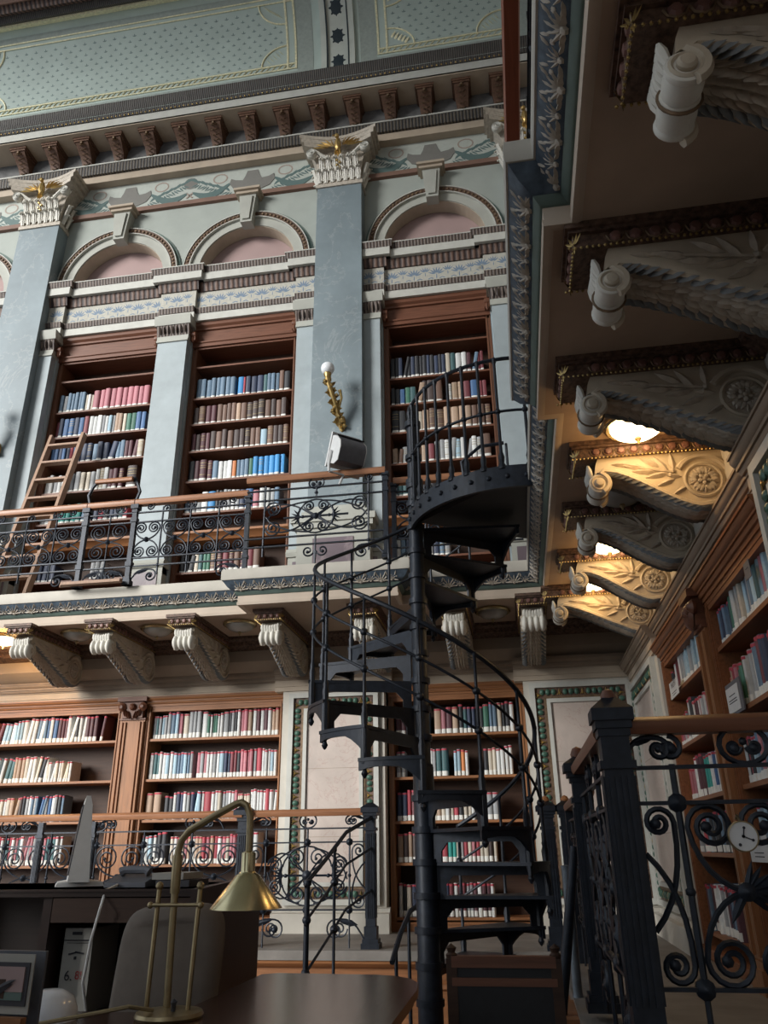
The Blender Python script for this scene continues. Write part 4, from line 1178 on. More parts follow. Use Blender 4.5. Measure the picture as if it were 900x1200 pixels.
# right gallery railing seen from below
t = thing('gallery_railing', 'railing along the right gallery with red wooden handrail at the top', 'railing', (.22, .5, 2.49), GR)
handrail(t, (.225, -1.5, 3.43), (.225, 3.62, 3.43), .08, .07, 'redwood_y')
bars(t, (.30, -1.5, 2.49), Y_, 5.1, (.20, .29, .69, .80))
p = Panel((.30, -1.5, 2.49), Y_)
for k in range(12): p.unit(.43 * k + .01, .43 * k + .42, .29, .69); p.rod(.43 * k, .02, .92, balls=(.2, .69)); p.corner(.43 * k, .17, .15, 1)
part(t, 'scrollwork', p.mb, M['iron'])
part(t, 'post', MB().box(.20, .25, 3.55, 3.60, 2.49, 3.40), M['iron'])
# --- railing of the raised platform
GP = 'ironwork railing sections of the raised platform'
def low_section(label, O, U, L_, zr=1.07, hm=None, motif=None, halves=(), rods=(), units=(), posts=(), tops=(), palms=(), q=.0075, hw=.075, m='rail_wood', feet=True):
    O, U = Vector(O), Vector(U).normalized()
    t = thing('platform_railing', label, 'railing', O + U * L_ / 2, GP)
    handrail(t, O + U * .0 + Z_ * (zr - .03), O + U * L_ + Z_ * (zr - .03), hw, .06, m)
    bars(t, O, U, L_, (.28, .80, .91))
    p = Panel(O, U, q)
    for a, b in units: p.unit(a, b, .28, .80)
    for a, b, s in halves: p.half(a, b, .28, .80, s)
    for a, b in motif or (): p.motif(a, b, .28, .80)
    for u in rods: p.rod(u, .28, .92, balls=(.28, .80)); p.boss(u, .80, .03); p.ball(u, .54, .017); p.boss(u, .28, .03); p.line([(u, 0), (u, .28)])
    for u in palms:
        for j in range(7):
            a_ = .25 + (j - 3) * .33
            p.leaf(u + .045 * cos(a_), .54 + .045 * sin(a_), .05 * cos(a_), .05 * sin(a_), .012, .010)
        p.leaf(u - .03, .50, -.03, -.05, .016, .010); p.line([(u, .54), (u + .17, .54)], q * 1.2)
    for u, k in tops:
        if k == 0: p.topscroll(u, .975, .075)
        else:
            p.scroll(u, .97, .04, PI / 2, 1.3, k); p.corner(u + k * .16, 1.01, .10, -k)
    for u, k in posts:
        if feet and k in (0, -1): p.corner(u - .05, .22, .21, -1); p.scroll(u - .27, .14, .065, 0, 1.5, -1)
        if feet and k in (0, 1): p.corner(u + .05, .22, .21, 1); p.scroll(u + .27, .14, .065, PI, 1.5, 1)
    part(t, 'scrollwork', p.mb, M['iron'])
    return t
ZP = PZ
# left run : x from -7 to -2.42
us = [(-6.9 + .447 * k, -6.9 + .447 * (k + 1)) for k in range(10)]
t = low_section('platform railing at left with two square posts, behind the computer desk', (-7.0, 7.05, ZP), X, 4.58, units=[(a + 7.0, b + 7.0) for a, b in us], rods=[a + 7.0 for a, b in us][1:], posts=[(4.58, -1), (2.67, 0), (3.18, 0)], tops=[(.55 + .447 * k, 0) for k in range(0, 9, 2)] + [(2.50, 1), (3.36, -1), (4.25, 1)])
for x in (-4.33, -3.82): fluted_post(t, (x, 7.05, ZP), .050, 1.06, cap=False)
t = low_section('platform railing with wheel motif in front of the pink marble panel', (-2.42, 7.09, ZP), X, 1.14, motif=((.22, .94),), halves=((.02, .20, 1), (.96, 1.10, -1)), rods=(.21, .58, .95), tops=((.58, 0), (.95, 1), (.21, -1)), posts=((.0, 1), (1.14, -1)))
fluted_post(t, (-2.42, 7.09, ZP), .085, 1.08)
fluted_post(t, (-1.285, 7.09, ZP), .080, 1.08, 'newel_post')
# short curved handrail going down from that newel towards the hall
t = thing('stair_handrail', 'short curved iron handrail descending left from the platform newel', 'railing', (-1.45, 6.4, -1.25))
A_, B_, C_, D_ = Vector((-1.27, 7.05, .25)), Vector((-1.42, 6.72, .13)), Vector((-1.475, 6.30, -.05)), Vector((-1.52, 5.88, -.205))
curve = [A_, A_.lerp(B_, .6), B_, B_.lerp(C_, .5), C_, C_.lerp(D_, .5), D_, D_ + Vector((0, -.03, -.03))]
for nm, dz, r_ in (('top_rail', 0, .016), ('middle_rail', -.24, .010), ('lower_rail', -.56, .010)):
    part(t, nm, MB().tube([p_ + Z_ * dz for p_ in curve], r_, 7), M['iron'])
for p_, r_ in ((Vector((-1.455, 6.45, .01)), .012), (D_, .020)):
    mb = MB().lathe([(r_ * 1.5, -1.25), (r_ * 1.5, -.9), (r_, -.85), (r_, p_.z - .03), (r_ * 1.5, p_.z - .02), (r_ * 1.5, p_.z + .01), (0, p_.z + .015)], (p_.x, p_.y, 0), 10)
    for dz in (-.24, -.56): mb.sph(p_ + Z_ * dz, .032, 8, 6)
    part(t, 'baluster', mb, M['iron'])
t = thing('stair_handrail', 'low iron handrail at the foot of the staircase column', 'railing', (-.86, 6.3, -1.25))
part(t, 'top_rail', MB().tube([(-.78, 6.5, -.37), (-.86, 6.35, -.42), (-.90, 6.1, -.55), (-.93, 5.9, -.70)], .018, 7), M['iron'])
for x, y, z in ((-.80, 6.45, -.39), (-.87, 6.32, -.44), (-.92, 6.02, -.60)): part(t, 'baluster', MB().lathe([(.02, -1.25), (.014, -1.2), (.012, z)], (x, y, 0), 8), M['iron'])
# twin newels
t = thing('platform_railing', 'pair of slim fluted iron posts right of the staircase', 'railing', (.28, 7.05, ZP), GP)
for x in (.205, .365):
    fluted_post(t, (x, 7.05, ZP), .10, 1.06)
    part(t, 'post_knob', MB().lathe([(.0, 0), (.03, 0), (.035, .02), (.022, .045), (0, .055)], (x, 7.05, ZP + 1.08), 10), M['oak_z'])
# right front run
A = Vector((.325, 2.80, -.675))
t = low_section('nearest railing at lower right with black scrolls and palmette', A + X * .05, X, 1.2, zr=1.075, m='rail_shaded', units=((.14, .44), (.50, .80)), palms=(.29, .65), halves=((.0, .115, 1), (.83, .95, -1)), rods=(.125, .47, .815), tops=((.125, -1), (.36, 0), (.62, 0)), q=.0095, hw=.085, posts=())
for o in [c for c in bpy.data.objects if c.parent == t and c.name.startswith('handrail')]: pass
fluted_post(t, A - Z_ * .02, .092, 1.13, 'newel_post', base=.20, ck=.62)
part(t, 'newel_knob', MB().lathe([(.0, 0), (.024, 0), (.026, .014), (.018, .032), (0, .038)], A + Z_ * 1.135, 12), M['mahog'], label='wooden knob on the newel')
t = low_section('near side railing receding from the big newel, seen almost edge on', (.31, 2.88, -.68), Y_, 1.40, zr=1.075, units=((.1, .5), (.9, 1.3)), motif=((.5, .9),), rods=(.1, .5, .9, 1.3), m='rail_wood_y', q=.010, hw=.085, posts=((.0, 1), (1.4, -1)), tops=((.5, 0), (.9, 0)))
fluted_post(t, (.31, 4.33, -.70), .085, 1.10, 'newel_post')
part(t, 'newel_knob', MB().lathe([(.0, 0), (.03, 0), (.035, .02), (.022, .05), (0, .06)], (.31, 4.33, .42), 10), M['mahog'])
t = low_section('far side railing beyond the second newel towards the corner', (.35, 4.45, ZP), Y_, 1.85, zr=1.04, units=((.1, .5), (.5, .9), (.9, 1.3), (1.3, 1.7)), rods=(.1, .5, .9, 1.3, 1.7), m='rail_wood_y', posts=((0, 1),))
part(t, 'post', MB().box(.32, .38, 6.27, 6.33, ZP, .27), M['iron'])

# ------------------------------------------------------------------ spiral staircase
SX, SY_, SR, SRIS = -.668, 5.80, .818, .20544
def ang(k): return math.radians(276.24 - 26.918 * k)
def zk(k): return .530 + SRIS * k
def sp(k, r, dz=0): return Vector((SX + r * cos(ang(k)), SY_ + r * sin(ang(k)), zk(k) + dz))
st = thing('spiral_staircase', 'black cast iron spiral staircase winding up to the gallery', 'staircase', (SX, SY_, -1.25))
mb = MB()
mb.lathe([(.082, -1.25), (.082, -.70), (.075, -.66), (.075, .53), (.058, .56), (.058, 2.4), (.052, 3.30), (.07, 3.31), (.07, 3.36), (.045, 3.38), (.05, 3.46), (.035, 3.52), (.0, 3.58)], (SX, SY_, 0), 18)
for k in range(-9, 12): mb.lathe([(.06, -.02), (.092 if k < 0 else .072, -.02), (.092 if k < 0 else .072, .02), (.06, .02)], (SX, SY_, zk(k)), 18)
for z in (2.75, 3.02): mb.lathe([(.05, -.02), (.07, -.02), (.07, .02), (.05, .02)], (SX, SY_, z), 16)
part(st, 'column', mb, M['iron'])
K0, K1 = -6, 9
for k in range(K0, K1 + 1):
    # tread k : sector between riser k and riser k+1 at height zk(k)
    mb = MB(); n = 4; z = zk(k)
    a0, a1 = ang(k) + .02, ang(k + 1) - .04
    arcs = [a0 + (a1 - a0) * i / n for i in range(n + 1)]
    pl = [(SX + .07 * cos(a0), SY_ + .07 * sin(a0))] + [(SX + SR * 1.02 * cos(a), SY_ + SR * 1.02 * sin(a)) for a in arcs] + [(SX + .07 * cos(a1), SY_ + .07 * sin(a1))]
    mb.mz(z - .022, z, pl)
    for i in range(n):      # outer rim with an arched bracket
        p0, p1 = arcs[i], arcs[i + 1]
        def dr(f_): return .035 + .125 * max(0, (.42 - f_) / .42) ** 1.6 + .02 * max(0, (f_ - .8) / .2)
        for j in range(2):
            fa, fb = (i + j / 2) / n, (i + (j + 1) / 2) / n
            A0, B0 = a0 + (a1 - a0) * fa, a0 + (a1 - a0) * fb
            vs = []
            for aa, ff in ((A0, fa), (B0, fb)):
                for rr in (SR * .985, SR * 1.01):
                    for zz in (z - .022 - dr(ff), z - .02): vs.append((SX + rr * cos(aa), SY_ + rr * sin(aa), zz))
            mb.add(vs, [(0, 1, 3, 2), (4, 6, 7, 5), (0, 4, 5, 1), (2, 3, 7, 6), (0, 2, 6, 4), (1, 5, 7, 3)])
    tr = part(st, 'tread', mb, M['iron'])
    mb = MB()           # riser frame below the leading edge: top band, posts, arched opening
    d = Vector((cos(ang(k)), sin(ang(k)), 0)); nn = Vector((-d.y, d.x, 0)); c = Vector((SX, SY_, 0))
    zl = z - SRIS
    op = []
    for i in range(13):
        q = i / 12; r_ = .135 + (SR - .215) * q
        e = min(q, 1 - q) * (SR - .215)
        hh = .118 - (.055 - math.sqrt(max(0, .055 ** 2 - (.055 - min(e, .055)) ** 2)))
        op.append((r_, zl + .004 + hh))
    top = z - .02
    for i in range(12):
        (ra, za), (rb, zb) = op[i], op[i + 1]
        vs = [c + d * r + nn * e + Z_ * zz for r, zz in ((ra, za), (rb, zb), (rb, top), (ra, top)) for e in (-.008, .008)]
        mb.add(vs, [(0, 2, 4, 6), (1, 7, 5, 3), (0, 1, 3, 2), (2, 3, 5, 4), (4, 5, 7, 6), (6, 7, 1, 0)])
    for r0, r1 in ((.07, .135), (SR - .08, SR * 1.0)):
        vs = [c + d * r + nn * e + Z_ * zz for r, zz in ((r0, zl), (r1, zl), (r1, top), (r0, top)) for e in (-.008, .008)]
        mb.add(vs, [(0, 2, 4, 6), (1, 7, 5, 3), (0, 1, 3, 2), (2, 3, 5, 4), (4, 5, 7, 6), (6, 7, 1, 0)])
    part(tr, 'riser', mb, M['iron'])
    mb = MB(); b = sp(k, SR * .985)
    mb.lathe([(.0, -.20 - .13), (.012, -.32), (.022, -.30), (.012, -.275), (.018, -.26), (.024, -.235), (.024, -.205), (0, -.20)], b, 8)
    part(tr, 'drop_finial', mb, M['iron'])
    if k <= 8:
        mb = MB(); H = .86
        mb.lathe([(.026, -.205), (.026, -.02), (.020, .0), (.024, .06), (.016, .09), (.020, .11), (.012, .13), (.0115, .34), (.013, .345), (.013, .60), (.011, .62), (.010, H - .02), (.017, H - .01), (.017, H + .01), (0, H + .012)], b, 8)
        for h in (.36, .61): mb.sph(b + Z_ * h, .028, 8, 6)
        part(st, 'baluster', mb, M['iron'])
NS = 6
for name, h, r in (('handrail', .86, .017), ('middle_rail', .61, .0095), ('lower_rail', .36, .0095)):
    pts = [sp(K0 + i / NS, SR * .985, h) for i in range((8 - K0) * NS + 1)]
    if name == 'handrail': pts += [Vector((-.30, 6.50, 3.30)), Vector((-.12, 6.45, 3.42)), Vector((.10, 6.42, 3.42))]
    part(st, name, MB().tube(pts, r, 7), M['iron'])
# landing : half disc against the gallery edge
LC, LR, LZ = (.15, 5.95), .86, 2.50
arcp = [(LC[0] + LR * cos(a), LC[1] + LR * sin(a)) for a in [math.radians(188 + (277 - 188) * i / 20) for i in range(21)]]
poly = [(SX + .05, SY_ + .12)] + arcp + [(.26, 5.10), (.26, 6.46)]
mb = MB(); mb.mz(LZ - .03, LZ, poly)
ln = part(st, 'landing', mb, M['iron_black'])
mb = MB(); bo = MB()
for i in range(20):
    (xa, ya), (xb, yb) = arcp[i], arcp[i + 1]
    k_ = 1.012
    o = lambda x, y, q: (LC[0] + (x - LC[0]) * q, LC[1] + (y - LC[1]) * q)
    vs = [(*o(x, y, q), z) for x, y in ((xa, ya), (xb, yb)) for q in (.99, 1.02) for z in (LZ - .15, LZ + .02)]
    mb.add(vs, [(0, 1, 3, 2), (4, 6, 7, 5), (0, 4, 5, 1), (2, 3, 7, 6), (0, 2, 6, 4), (1, 5, 7, 3)])
    if i % 2: 
        q = o((xa + xb) / 2, (ya + yb) / 2, 1.022); bo.sph((*q, LZ - .065), .020, 7, 5)
part(ln, 'rim', mb, M['iron']); part(ln, 'bolt', bo, M['iron'])
mb = MB()
for (x, y) in (arcp[5], arcp[11], arcp[17]):
    mb.tube([(SX, SY_, LZ - .06), (x, y, LZ - .08)], .022, 4)
part(ln, 'bearer', mb, M['iron_black'])
rail = [Vector((SX + .02, SY_ - .03, 3.42))] + [Vector((x, y, 3.44 + .01 * i)) for i, (x, y) in enumerate(arcp[2:])] + [Vector((.24, 5.08, 3.62))]
rail = [Vector((p.x, p.y, 3.44)) for p in rail]
part(ln, 'landing_handrail', MB().tube(rail, .015, 7), M['iron'])
part(ln, 'landing_middle_rail', MB().tube([Vector((p.x, p.y, 2.98)) for p in rail], .012, 6), M['iron'])
for i in (1, 3, 5, 7, 9, 11, 13, 15, 17, 20):
    x, y = arcp[i]
    mb = MB().lathe([(.030, 0), (.030, .03), (.018, .05), (.024, .10), (.013, .14), (.012, .44), (.012, .90), (.019, .92), (.019, .95), (0, .955)], (x, y, LZ), 8)
    mb.sph((x, y, 2.98), .024, 8, 6)
    part(ln, 'landing_baluster', mb, M['iron'])
mb = MB()
for x, y, h in ((-.05, 6.50, .55), (.12, 6.44, .92)): mb.lathe([(.03, 0), (.03, .03), (.016, .06), (.013, .1), (.012, h), (0, h + .01)], (x, y, LZ), 8)
part(ln, 'landing_back_baluster', mb, M['iron'])
# ------------------------------------------------------------------ upper bookcases
ULEV = [6.17, 5.66, 5.26, 4.85, 4.41, 3.96, 3.16]
UPPER = [('tall upper left bookcase behind the leaning ladder', UB[0]), ('tall upper middle bookcase between pale strip pilasters', UB[1]), ('tall upper bookcase behind the spiral stair landing rail', UB[2])]
for lab, (x0, x1) in UPPER:
    t = bookcase('bookcase', lab, x0, x1, 8.56, 6.50, ULEV, M['mahog'], M['mahog_z'], depth=.32, side=.07, plinth=(2.5, 2.62), cornice=(6.48, 6.88), group='tall bookcases of the upper gallery')
    mb = MB(); mb.mx(x0 + .02, x1 - .02, [(8.6, 3.56), (8.55, 3.56), (8.52, 3.60), (8.46, 3.63), (8.46, 3.66), (8.85, 3.66), (8.85, 3.56)])
    part(t, 'ledge', mb, M['oak'])
    for s, xx in ((1, x0), (-1, x1)):
        mb = MB()
        mb.box(min(xx, xx + s * .07), max(xx, xx + s * .07), 8.44, 8.56, 6.54, 6.62)
        mb.lathe([(0, -.035), (.05, -.035), (.055, 0), (.05, .035), (0, .035)], (xx + s * .035, 8.47, 6.64), 10, 'x')
        mb.leaf((xx + s * .035, 8.45, 6.56), -Z_ * .07, X * .035, -Y_ * .03)
        part(t, 'scroll_bracket', mb, M['mahog'])

# ------------------------------------------------------------------ books
CL = dict(nv=((.035, .05, .095), 'navy'), bl=((.055, .13, .28), 'blue'), sb=((.12, .19, .27), 'slate blue'), bb=((.05, .27, .58), 'bright blue'), lb=((.34, .48, .57), 'pale blue'),
          dr=((.17, .04, .05), 'dark red'), rd=((.38, .055, .075), 'red'), pk=((.44, .17, .20), 'rose'), mr=((.09, .032, .042), 'maroon'), br=((.15, .088, .065), 'brown'), db=((.065, .045, .042), 'dark brown'),
          tn=((.40, .28, .20), 'tan'), cr=((.56, .50, .41), 'cream'), wh=((.62, .63, .62), 'white'), gr=((.30, .31, .32), 'grey'), dk=((.028, .03, .036), 'black'), gn=((.05, .16, .11), 'green'), tl=((.03, .28, .25), 'teal'),
          og=((.60, .21, .07), 'orange'), yl=((.58, .46, .22), 'yellow'), dt=((.05, .12, .13), 'dark teal'))
def arc_xy(o=0.0):
    return [(-.5 - o * .2, .06), (-.42, .018 - o), (-.2, -.004 - o), (0, -.008 - o), (.2, -.004 - o), (.42, .018 - o), (.5 + o * .2, .06)]
def unit(name, poly, z0, z1, mt):
    mb = MB(); mb.mz(z0, z1, poly); return mesh_of(name, mb, [mt])
cover_poly = arc_xy() + [(.5, 1), (.43, 1), (.43, .1), (-.43, .1), (-.43, 1), (-.5, 1)]
ME_COVER = unit('book', cover_poly, 0, 1, M['book'])
mb = MB().box(-.43, .43, .1, .97, .02, .965); ME_PAGES = mesh_of('pages', mb, [M['pages']])
def strip(o, z0, z1, name, mt): return unit(name, arc_xy(o) + [(.4, .1), (-.4, .1)], z0, z1, mt)
ME_WHITE = strip(.012, .02, .15, 'spine_label', M['tag_white'])
ME_WHITE2 = strip(.012, .02, .19, 'spine_label_tall', M['tag_white'])
ME_RED = strip(.012, .925, .985, 'red_tag', M['tag_red'])
mb = MB()
for a, b in ((.30, .32), (.62, .64), (.72, .735), (.84, .86)): mb.mz(a, b, arc_xy(.010) + [(.4, .1), (-.4, .1)])
ME_GILT = mesh_of('spine_band', mb, [M['gilt']])
ROWS = []   # (bay, row, from_side, books)
BOOKS = []
def fill(bay, row, a0, a1, z, front, axis, seq, style, hmax, lean=0, side='left'):
    """seq : list of (count, colour, height factor, width) ; a runs left to right as seen"""
    a = a0; lst = []; s = 1 if a1 > a0 else -1
    i = 0
    for n, c, hf, w in seq:
        for _ in range(n):
            ww = w * RN.uniform(.82, 1.18) * (.86 if style == 'L' else 1)
            if abs(a1 - a) < ww + .01: break
            if c is None: a += s * ww; continue
            h = hmax * hf * RN.uniform(.96, 1.03)
            q = RN.random()
            kind = style if style != 'mix' else ('W' if q < .5 else 'B')
            if isinstance(c, tuple): cc = RN.choice(c)
            else: cc = c
            tl = 0
            if lean and RN.random() < lean: tl = RN.uniform(.06, .2)
            lst.append(dict(bay=bay, row=row, a=a + s * ww / 2, z=z, f=front + RN.uniform(0, .03), w=ww * .94, h=h, d=RN.uniform(.17, .21), c=cc, k=kind, t=tl, ax=axis))
            a += s * (ww + (tl * h * .55 if tl else 0) * .5)
    n = len(lst)
    for j, b in enumerate(lst):
        b['side'] = side; b['ord'] = j if side == 'left' else n - 1 - j
    BOOKS.extend(lst)
MX = ('wh', 'gr', 'cr', 'sb', 'dk', 'pk', 'wh', 'lb', 'nv', 'rd', 'tn', 'gr', 'wh', 'dt')
RD = ('pk', 'wh', 'rd', 'cr', 'wh', 'dk', 'tn', 'pk', 'gr')
W = .05
f1 = 8.53
# lower left
fill('leftmost lower bookcase', 1, -6.5, -4.50, 1.17, f1, 'x', [(9, MX, .95, .052), (3, ('pk', 'mr', 'dr'), .9, .045), (4, ('lb', 'wh'), .85, .05), (2, 'lb', .95, .045), (3, 'wh', .98, .06), (5, ('bl', 'wh', 'sb'), 1, .045), (1, 'bl', 1, .07), (3, ('mr', 'wh'), .98, .05), (5, ('dk', 'wh', 'nv'), 1.05, .045), (3, ('mr', 'pk'), 1.0, .055), (1, None, 1, .05), (1, 'mr', 1, .05)], 'L', .285, .35, 'right')
fill('leftmost lower bookcase', 2, -6.5, -4.80, .74, f1, 'x', [(9, MX, .95, .052), (4, ('lb', 'gr', 'wh'), .95, .05), (3, ('dt', 'wh'), .95, .05), (9, ('dk', 'wh', 'cr', 'gn', 'tn'), 1, .048), (9, ('wh', 'cr'), .78, .036)], 'L', .285, .3, 'right')
fill('leftmost lower bookcase', 3, -6.5, -4.70, .32, f1, 'x', [(9, MX, .95, .052), (9, ('wh', 'cr', 'pk'), .92, .045), (4, ('db', 'cr', 'tn'), .96, .05), (14, ('sb', 'dk', 'wh', 'bl', 'gr'), 1, .04)], 'L', .275, .1, 'right')
fill('leftmost lower bookcase', 4, -6.5, -4.72, -.12, f1, 'x', [(9, MX, .95, .052), (30, ('wh', 'rd', 'pk', 'wh', 'gr', 'dt'), 1, .043)], 'L', .29, .1, 'right')
fill('leftmost lower bookcase', 5, -6.5, -4.60, -.62, f1, 'x', [(9, MX, .95, .052), (30, RD, 1, .046)], 'L', .30, .05, 'right')
a0, a1 = -4.06, -2.56
fill('lit middle lower bookcase', 1, a0, a1, 1.17, f1, 'x', [(5, ('dt', 'gr', 'lb'), .88, .04), (3, ('sb', 'gr', 'lb'), 1, .055), (2, 'pk', .95, .03), (1, 'cr', .92, .085), (3, ('dk', 'gr'), 1.1, .055), (1, 'wh', 1, .09), (6, ('dk', 'gn', 'wh'), .88, .035), (1, 'gr', .95, .08), (4, ('gr', 'dk', 'wh'), 1, .04), (8, ('pk', 'wh', 'mr', 'tn'), 1.02, .052), (2, ('tn', 'wh'), 1.0, .05)], 'L', .29)
fill('lit middle lower bookcase', 2, a0, a1, .74, f1, 'x', [(4, ('pk', 'dt', 'wh'), 1, .045), (3, ('lb', 'wh'), 1, .055), (6, ('sb', 'gr', 'lb'), .98, .045), (1, None, 1, .05), (7, ('gr', 'pk', 'wh'), .98, .042), (1, 'lb', 1, .08), (4, ('dk', 'nv', 'dr'), .98, .045), (6, ('gr', 'pk', 'dk'), 1, .045), (1, 'rd', 1.02, .06), (6, ('lb', 'wh', 'gr'), 1, .042), (2, ('wh', 'rd'), 1.15, .05)], 'L', .285)
fill('lit middle lower bookcase', 3, a0, a1, .32, f1, 'x', [(1, 'tn', 1.0, .09), (1, 'tn', 1.0, .10), (1, None, 1, .04), (2, 'dk', .85, .07), (6, ('gr', 'nv', 'wh'), .98, .045), (3, ('lb', 'wh'), 1, .045), (1, 'rd', 1, .09), (8, ('wh', 'pk', 'gr', 'cr'), 1, .042), (4, ('cr', 'wh'), .85, .04), (12, ('wh', 'wh', 'rd'), 1, .045)], 'L', .285, .08)
fill('lit middle lower bookcase', 4, a0, a1, -.12, f1, 'x', [(4, ('wh', 'lb'), 1, .05), (2, 'dk', 1.12, .07), (1, None, 1, .04), (16, ('cr', 'pk', 'wh', 'tn', 'rd'), .95, .05), (4, ('rd', 'pk'), 1, .045), (3, 'wh', 1.1, .06)], 'L', .28)
fill('lit middle lower bookcase', 5, a0, a1, -.62, f1, 'x', [(30, RD, 1, .047)], 'L', .30)
a0, a1 = -1.27, .05
fill('bookcase behind the stairs', 1, a0, a1, 1.12, f1, 'x', [(2, ('mr', 'db'), .9, .07), (1, None, 1, .12), (1, 'dr', .85, .05), (2, ('bl', 'nv'), .85, .06), (1, None, 1, .05), (4, ('pk', 'br', 'mr', 'tn'), .95, .075), (1, 'dk', 1.05, .06), (3, ('dt', 'nv', 'wh'), .95, .05), (2, ('gr', 'dk'), .95, .045), (1, 'gn', 1.05, .085), (2, 'sb', 1.08, .05), (4, ('wh', 'dk', 'cr'), 1.08, .05)], 'L', .29)
fill('bookcase behind the stairs', 2, a0, a1, .69, f1, 'x', [(2, ('dk', 'gr'), .9, .06), (1, None, 1, .12), (7, ('gr', 'wh'), .95, .04), (2, 'dt', 1.0, .07), (1, None, 1, .08), (4, ('wh', 'dk', 'og', 'lb'), .9, .045), (1, None, 1, .16), (5, ('cr', 'wh', 'dk', 'rd'), .92, .05), (2, ('nv', 'wh'), 1, .05)], 'L', .29)
fill('bookcase behind the stairs', 3, a0, a1, .26, f1, 'x', [(2, ('mr', 'nv'), 1, .07), (3, ('rd', 'dr'), 1.05, .05), (2, 'dk', .9, .05), (11, ('wh', 'tn', 'cr', 'rd', 'dk'), .9, .05), (1, None, 1, .15), (2, ('gr', 'sb'), .9, .06)], 'L', .29)
fill('bookcase behind the stairs', 4, a0, a1, -.13, f1, 'x', [(4, ('db', 'tn', 'dr'), 1, .06), (4, 'cr', .95, .04), (3, 'rd', .98, .06), (2, 'tl', .95, .05), (7, ('tn', 'cr', 'rd', 'pk', 'gr'), 1, .045), (3, ('db', 'cr'), 1, .05)], 'L', .28)
fill('bookcase behind the stairs', 5, a0, a1, -.62, f1, 'x', [(3, ('cr', 'dk', 'wh'), 1, .055), (2, ('nv', 'mr'), 1, .06), (3, ('cr', 'wh'), 1.05, .045), (10, ('dr', 'gr', 'nv', 'gn', 'wh', 'mr'), 1, .05), (5, ('wh', 'nv', 'mr'), 1, .05)], 'L', .30)
# right wall : left as seen is far (large Y)
f2 = 1.28
for bay, a0, a1 in (('far right wall bookcase', 6.63, 5.29), ('near right wall bookcase', 4.95, 3.62)):
    n = bay.startswith('near')
    fill(bay, 1, a0, a1, 1.10, f2, 'y', [(6, ('nv', 'dk', 'sb'), .85, .05), (2, 'gn', .95, .06), (4, ('cr', 'gr', 'wh'), 1.0, .055), (6, ('sb', 'wh', 'gr', 'lb'), 1.08, .055), (2, ('gn', 'dt'), 1.12, .06), (8, ('wh', 'lb', 'pk'), 1.0, .05)] if n else [(2, ('rd', 'dk'), .7, .05), (5, ('mr', 'wh', 'nv', 'dr'), .95, .055), (3, ('gr', 'lb', 'wh'), 1.12, .06), (12, ('gr', 'wh', 'lb', 'cr'), 1.15, .055)], 'L', .27)
    fill(bay, 2, a0, a1, .70, f2, 'y', [(1, 'yl', .8, .06), (3, ('pk', 'tn', 'rd'), .95, .05), (2, ('gn', 'dk'), .9, .06), (2, 'wh', 1, .055), (6, ('gr', 'wh', 'sb'), 1.05, .045), (1, 'dr', 1.1, .05), (3, 'nv', 1.1, .06), (10, ('rd', 'wh', 'nv'), 1.0, .05)] if n else [(9, ('pk', 'rd', 'wh', 'gr'), .85, .05), (4, ('dk', 'wh'), 1.1, .05), (12, ('mr', 'pk', 'wh'), .95, .05)], 'L', .27)
    fill(bay, 3, a0, a1, .31, f2, 'y', [(6, ('lb', 'dk', 'rd', 'wh'), .95, .05), (7, ('wh', 'sb', 'nv', 'pk'), 1.1, .055), (12, ('gr', 'wh', 'dt'), 1.05, .05)] if n else [(7, ('pk', 'wh', 'rd'), .85, .05), (2, 'wh', 1.05, .05), (2, 'mr', 1.15, .06), (1, None, 1, .1), (12, ('wh', 'pk', 'bl', 'tl'), 1, .05)], 'L', .26)
    fill(bay, 4, a0, a1, -.05, f2, 'y', [(20, ('lb', 'nv', 'sb', 'mr', 'wh'), 1.0, .05)] if n else [(6, ('gr', 'cr', 'wh'), .9, .05), (4, 'rd', .95, .05), (14, ('nv', 'sb', 'wh', 'dk'), 1.0, .05)], 'L', .25)
    fill(bay, 5, a0, a1, -.56, f2, 'y', [(20, ('sb', 'mr', 'wh', 'nv', 'dr'), 1.0, .055)] if n else [(20, ('nv', 'gr', 'mr', 'wh', 'sb'), 1.0, .052)], 'L', .30)
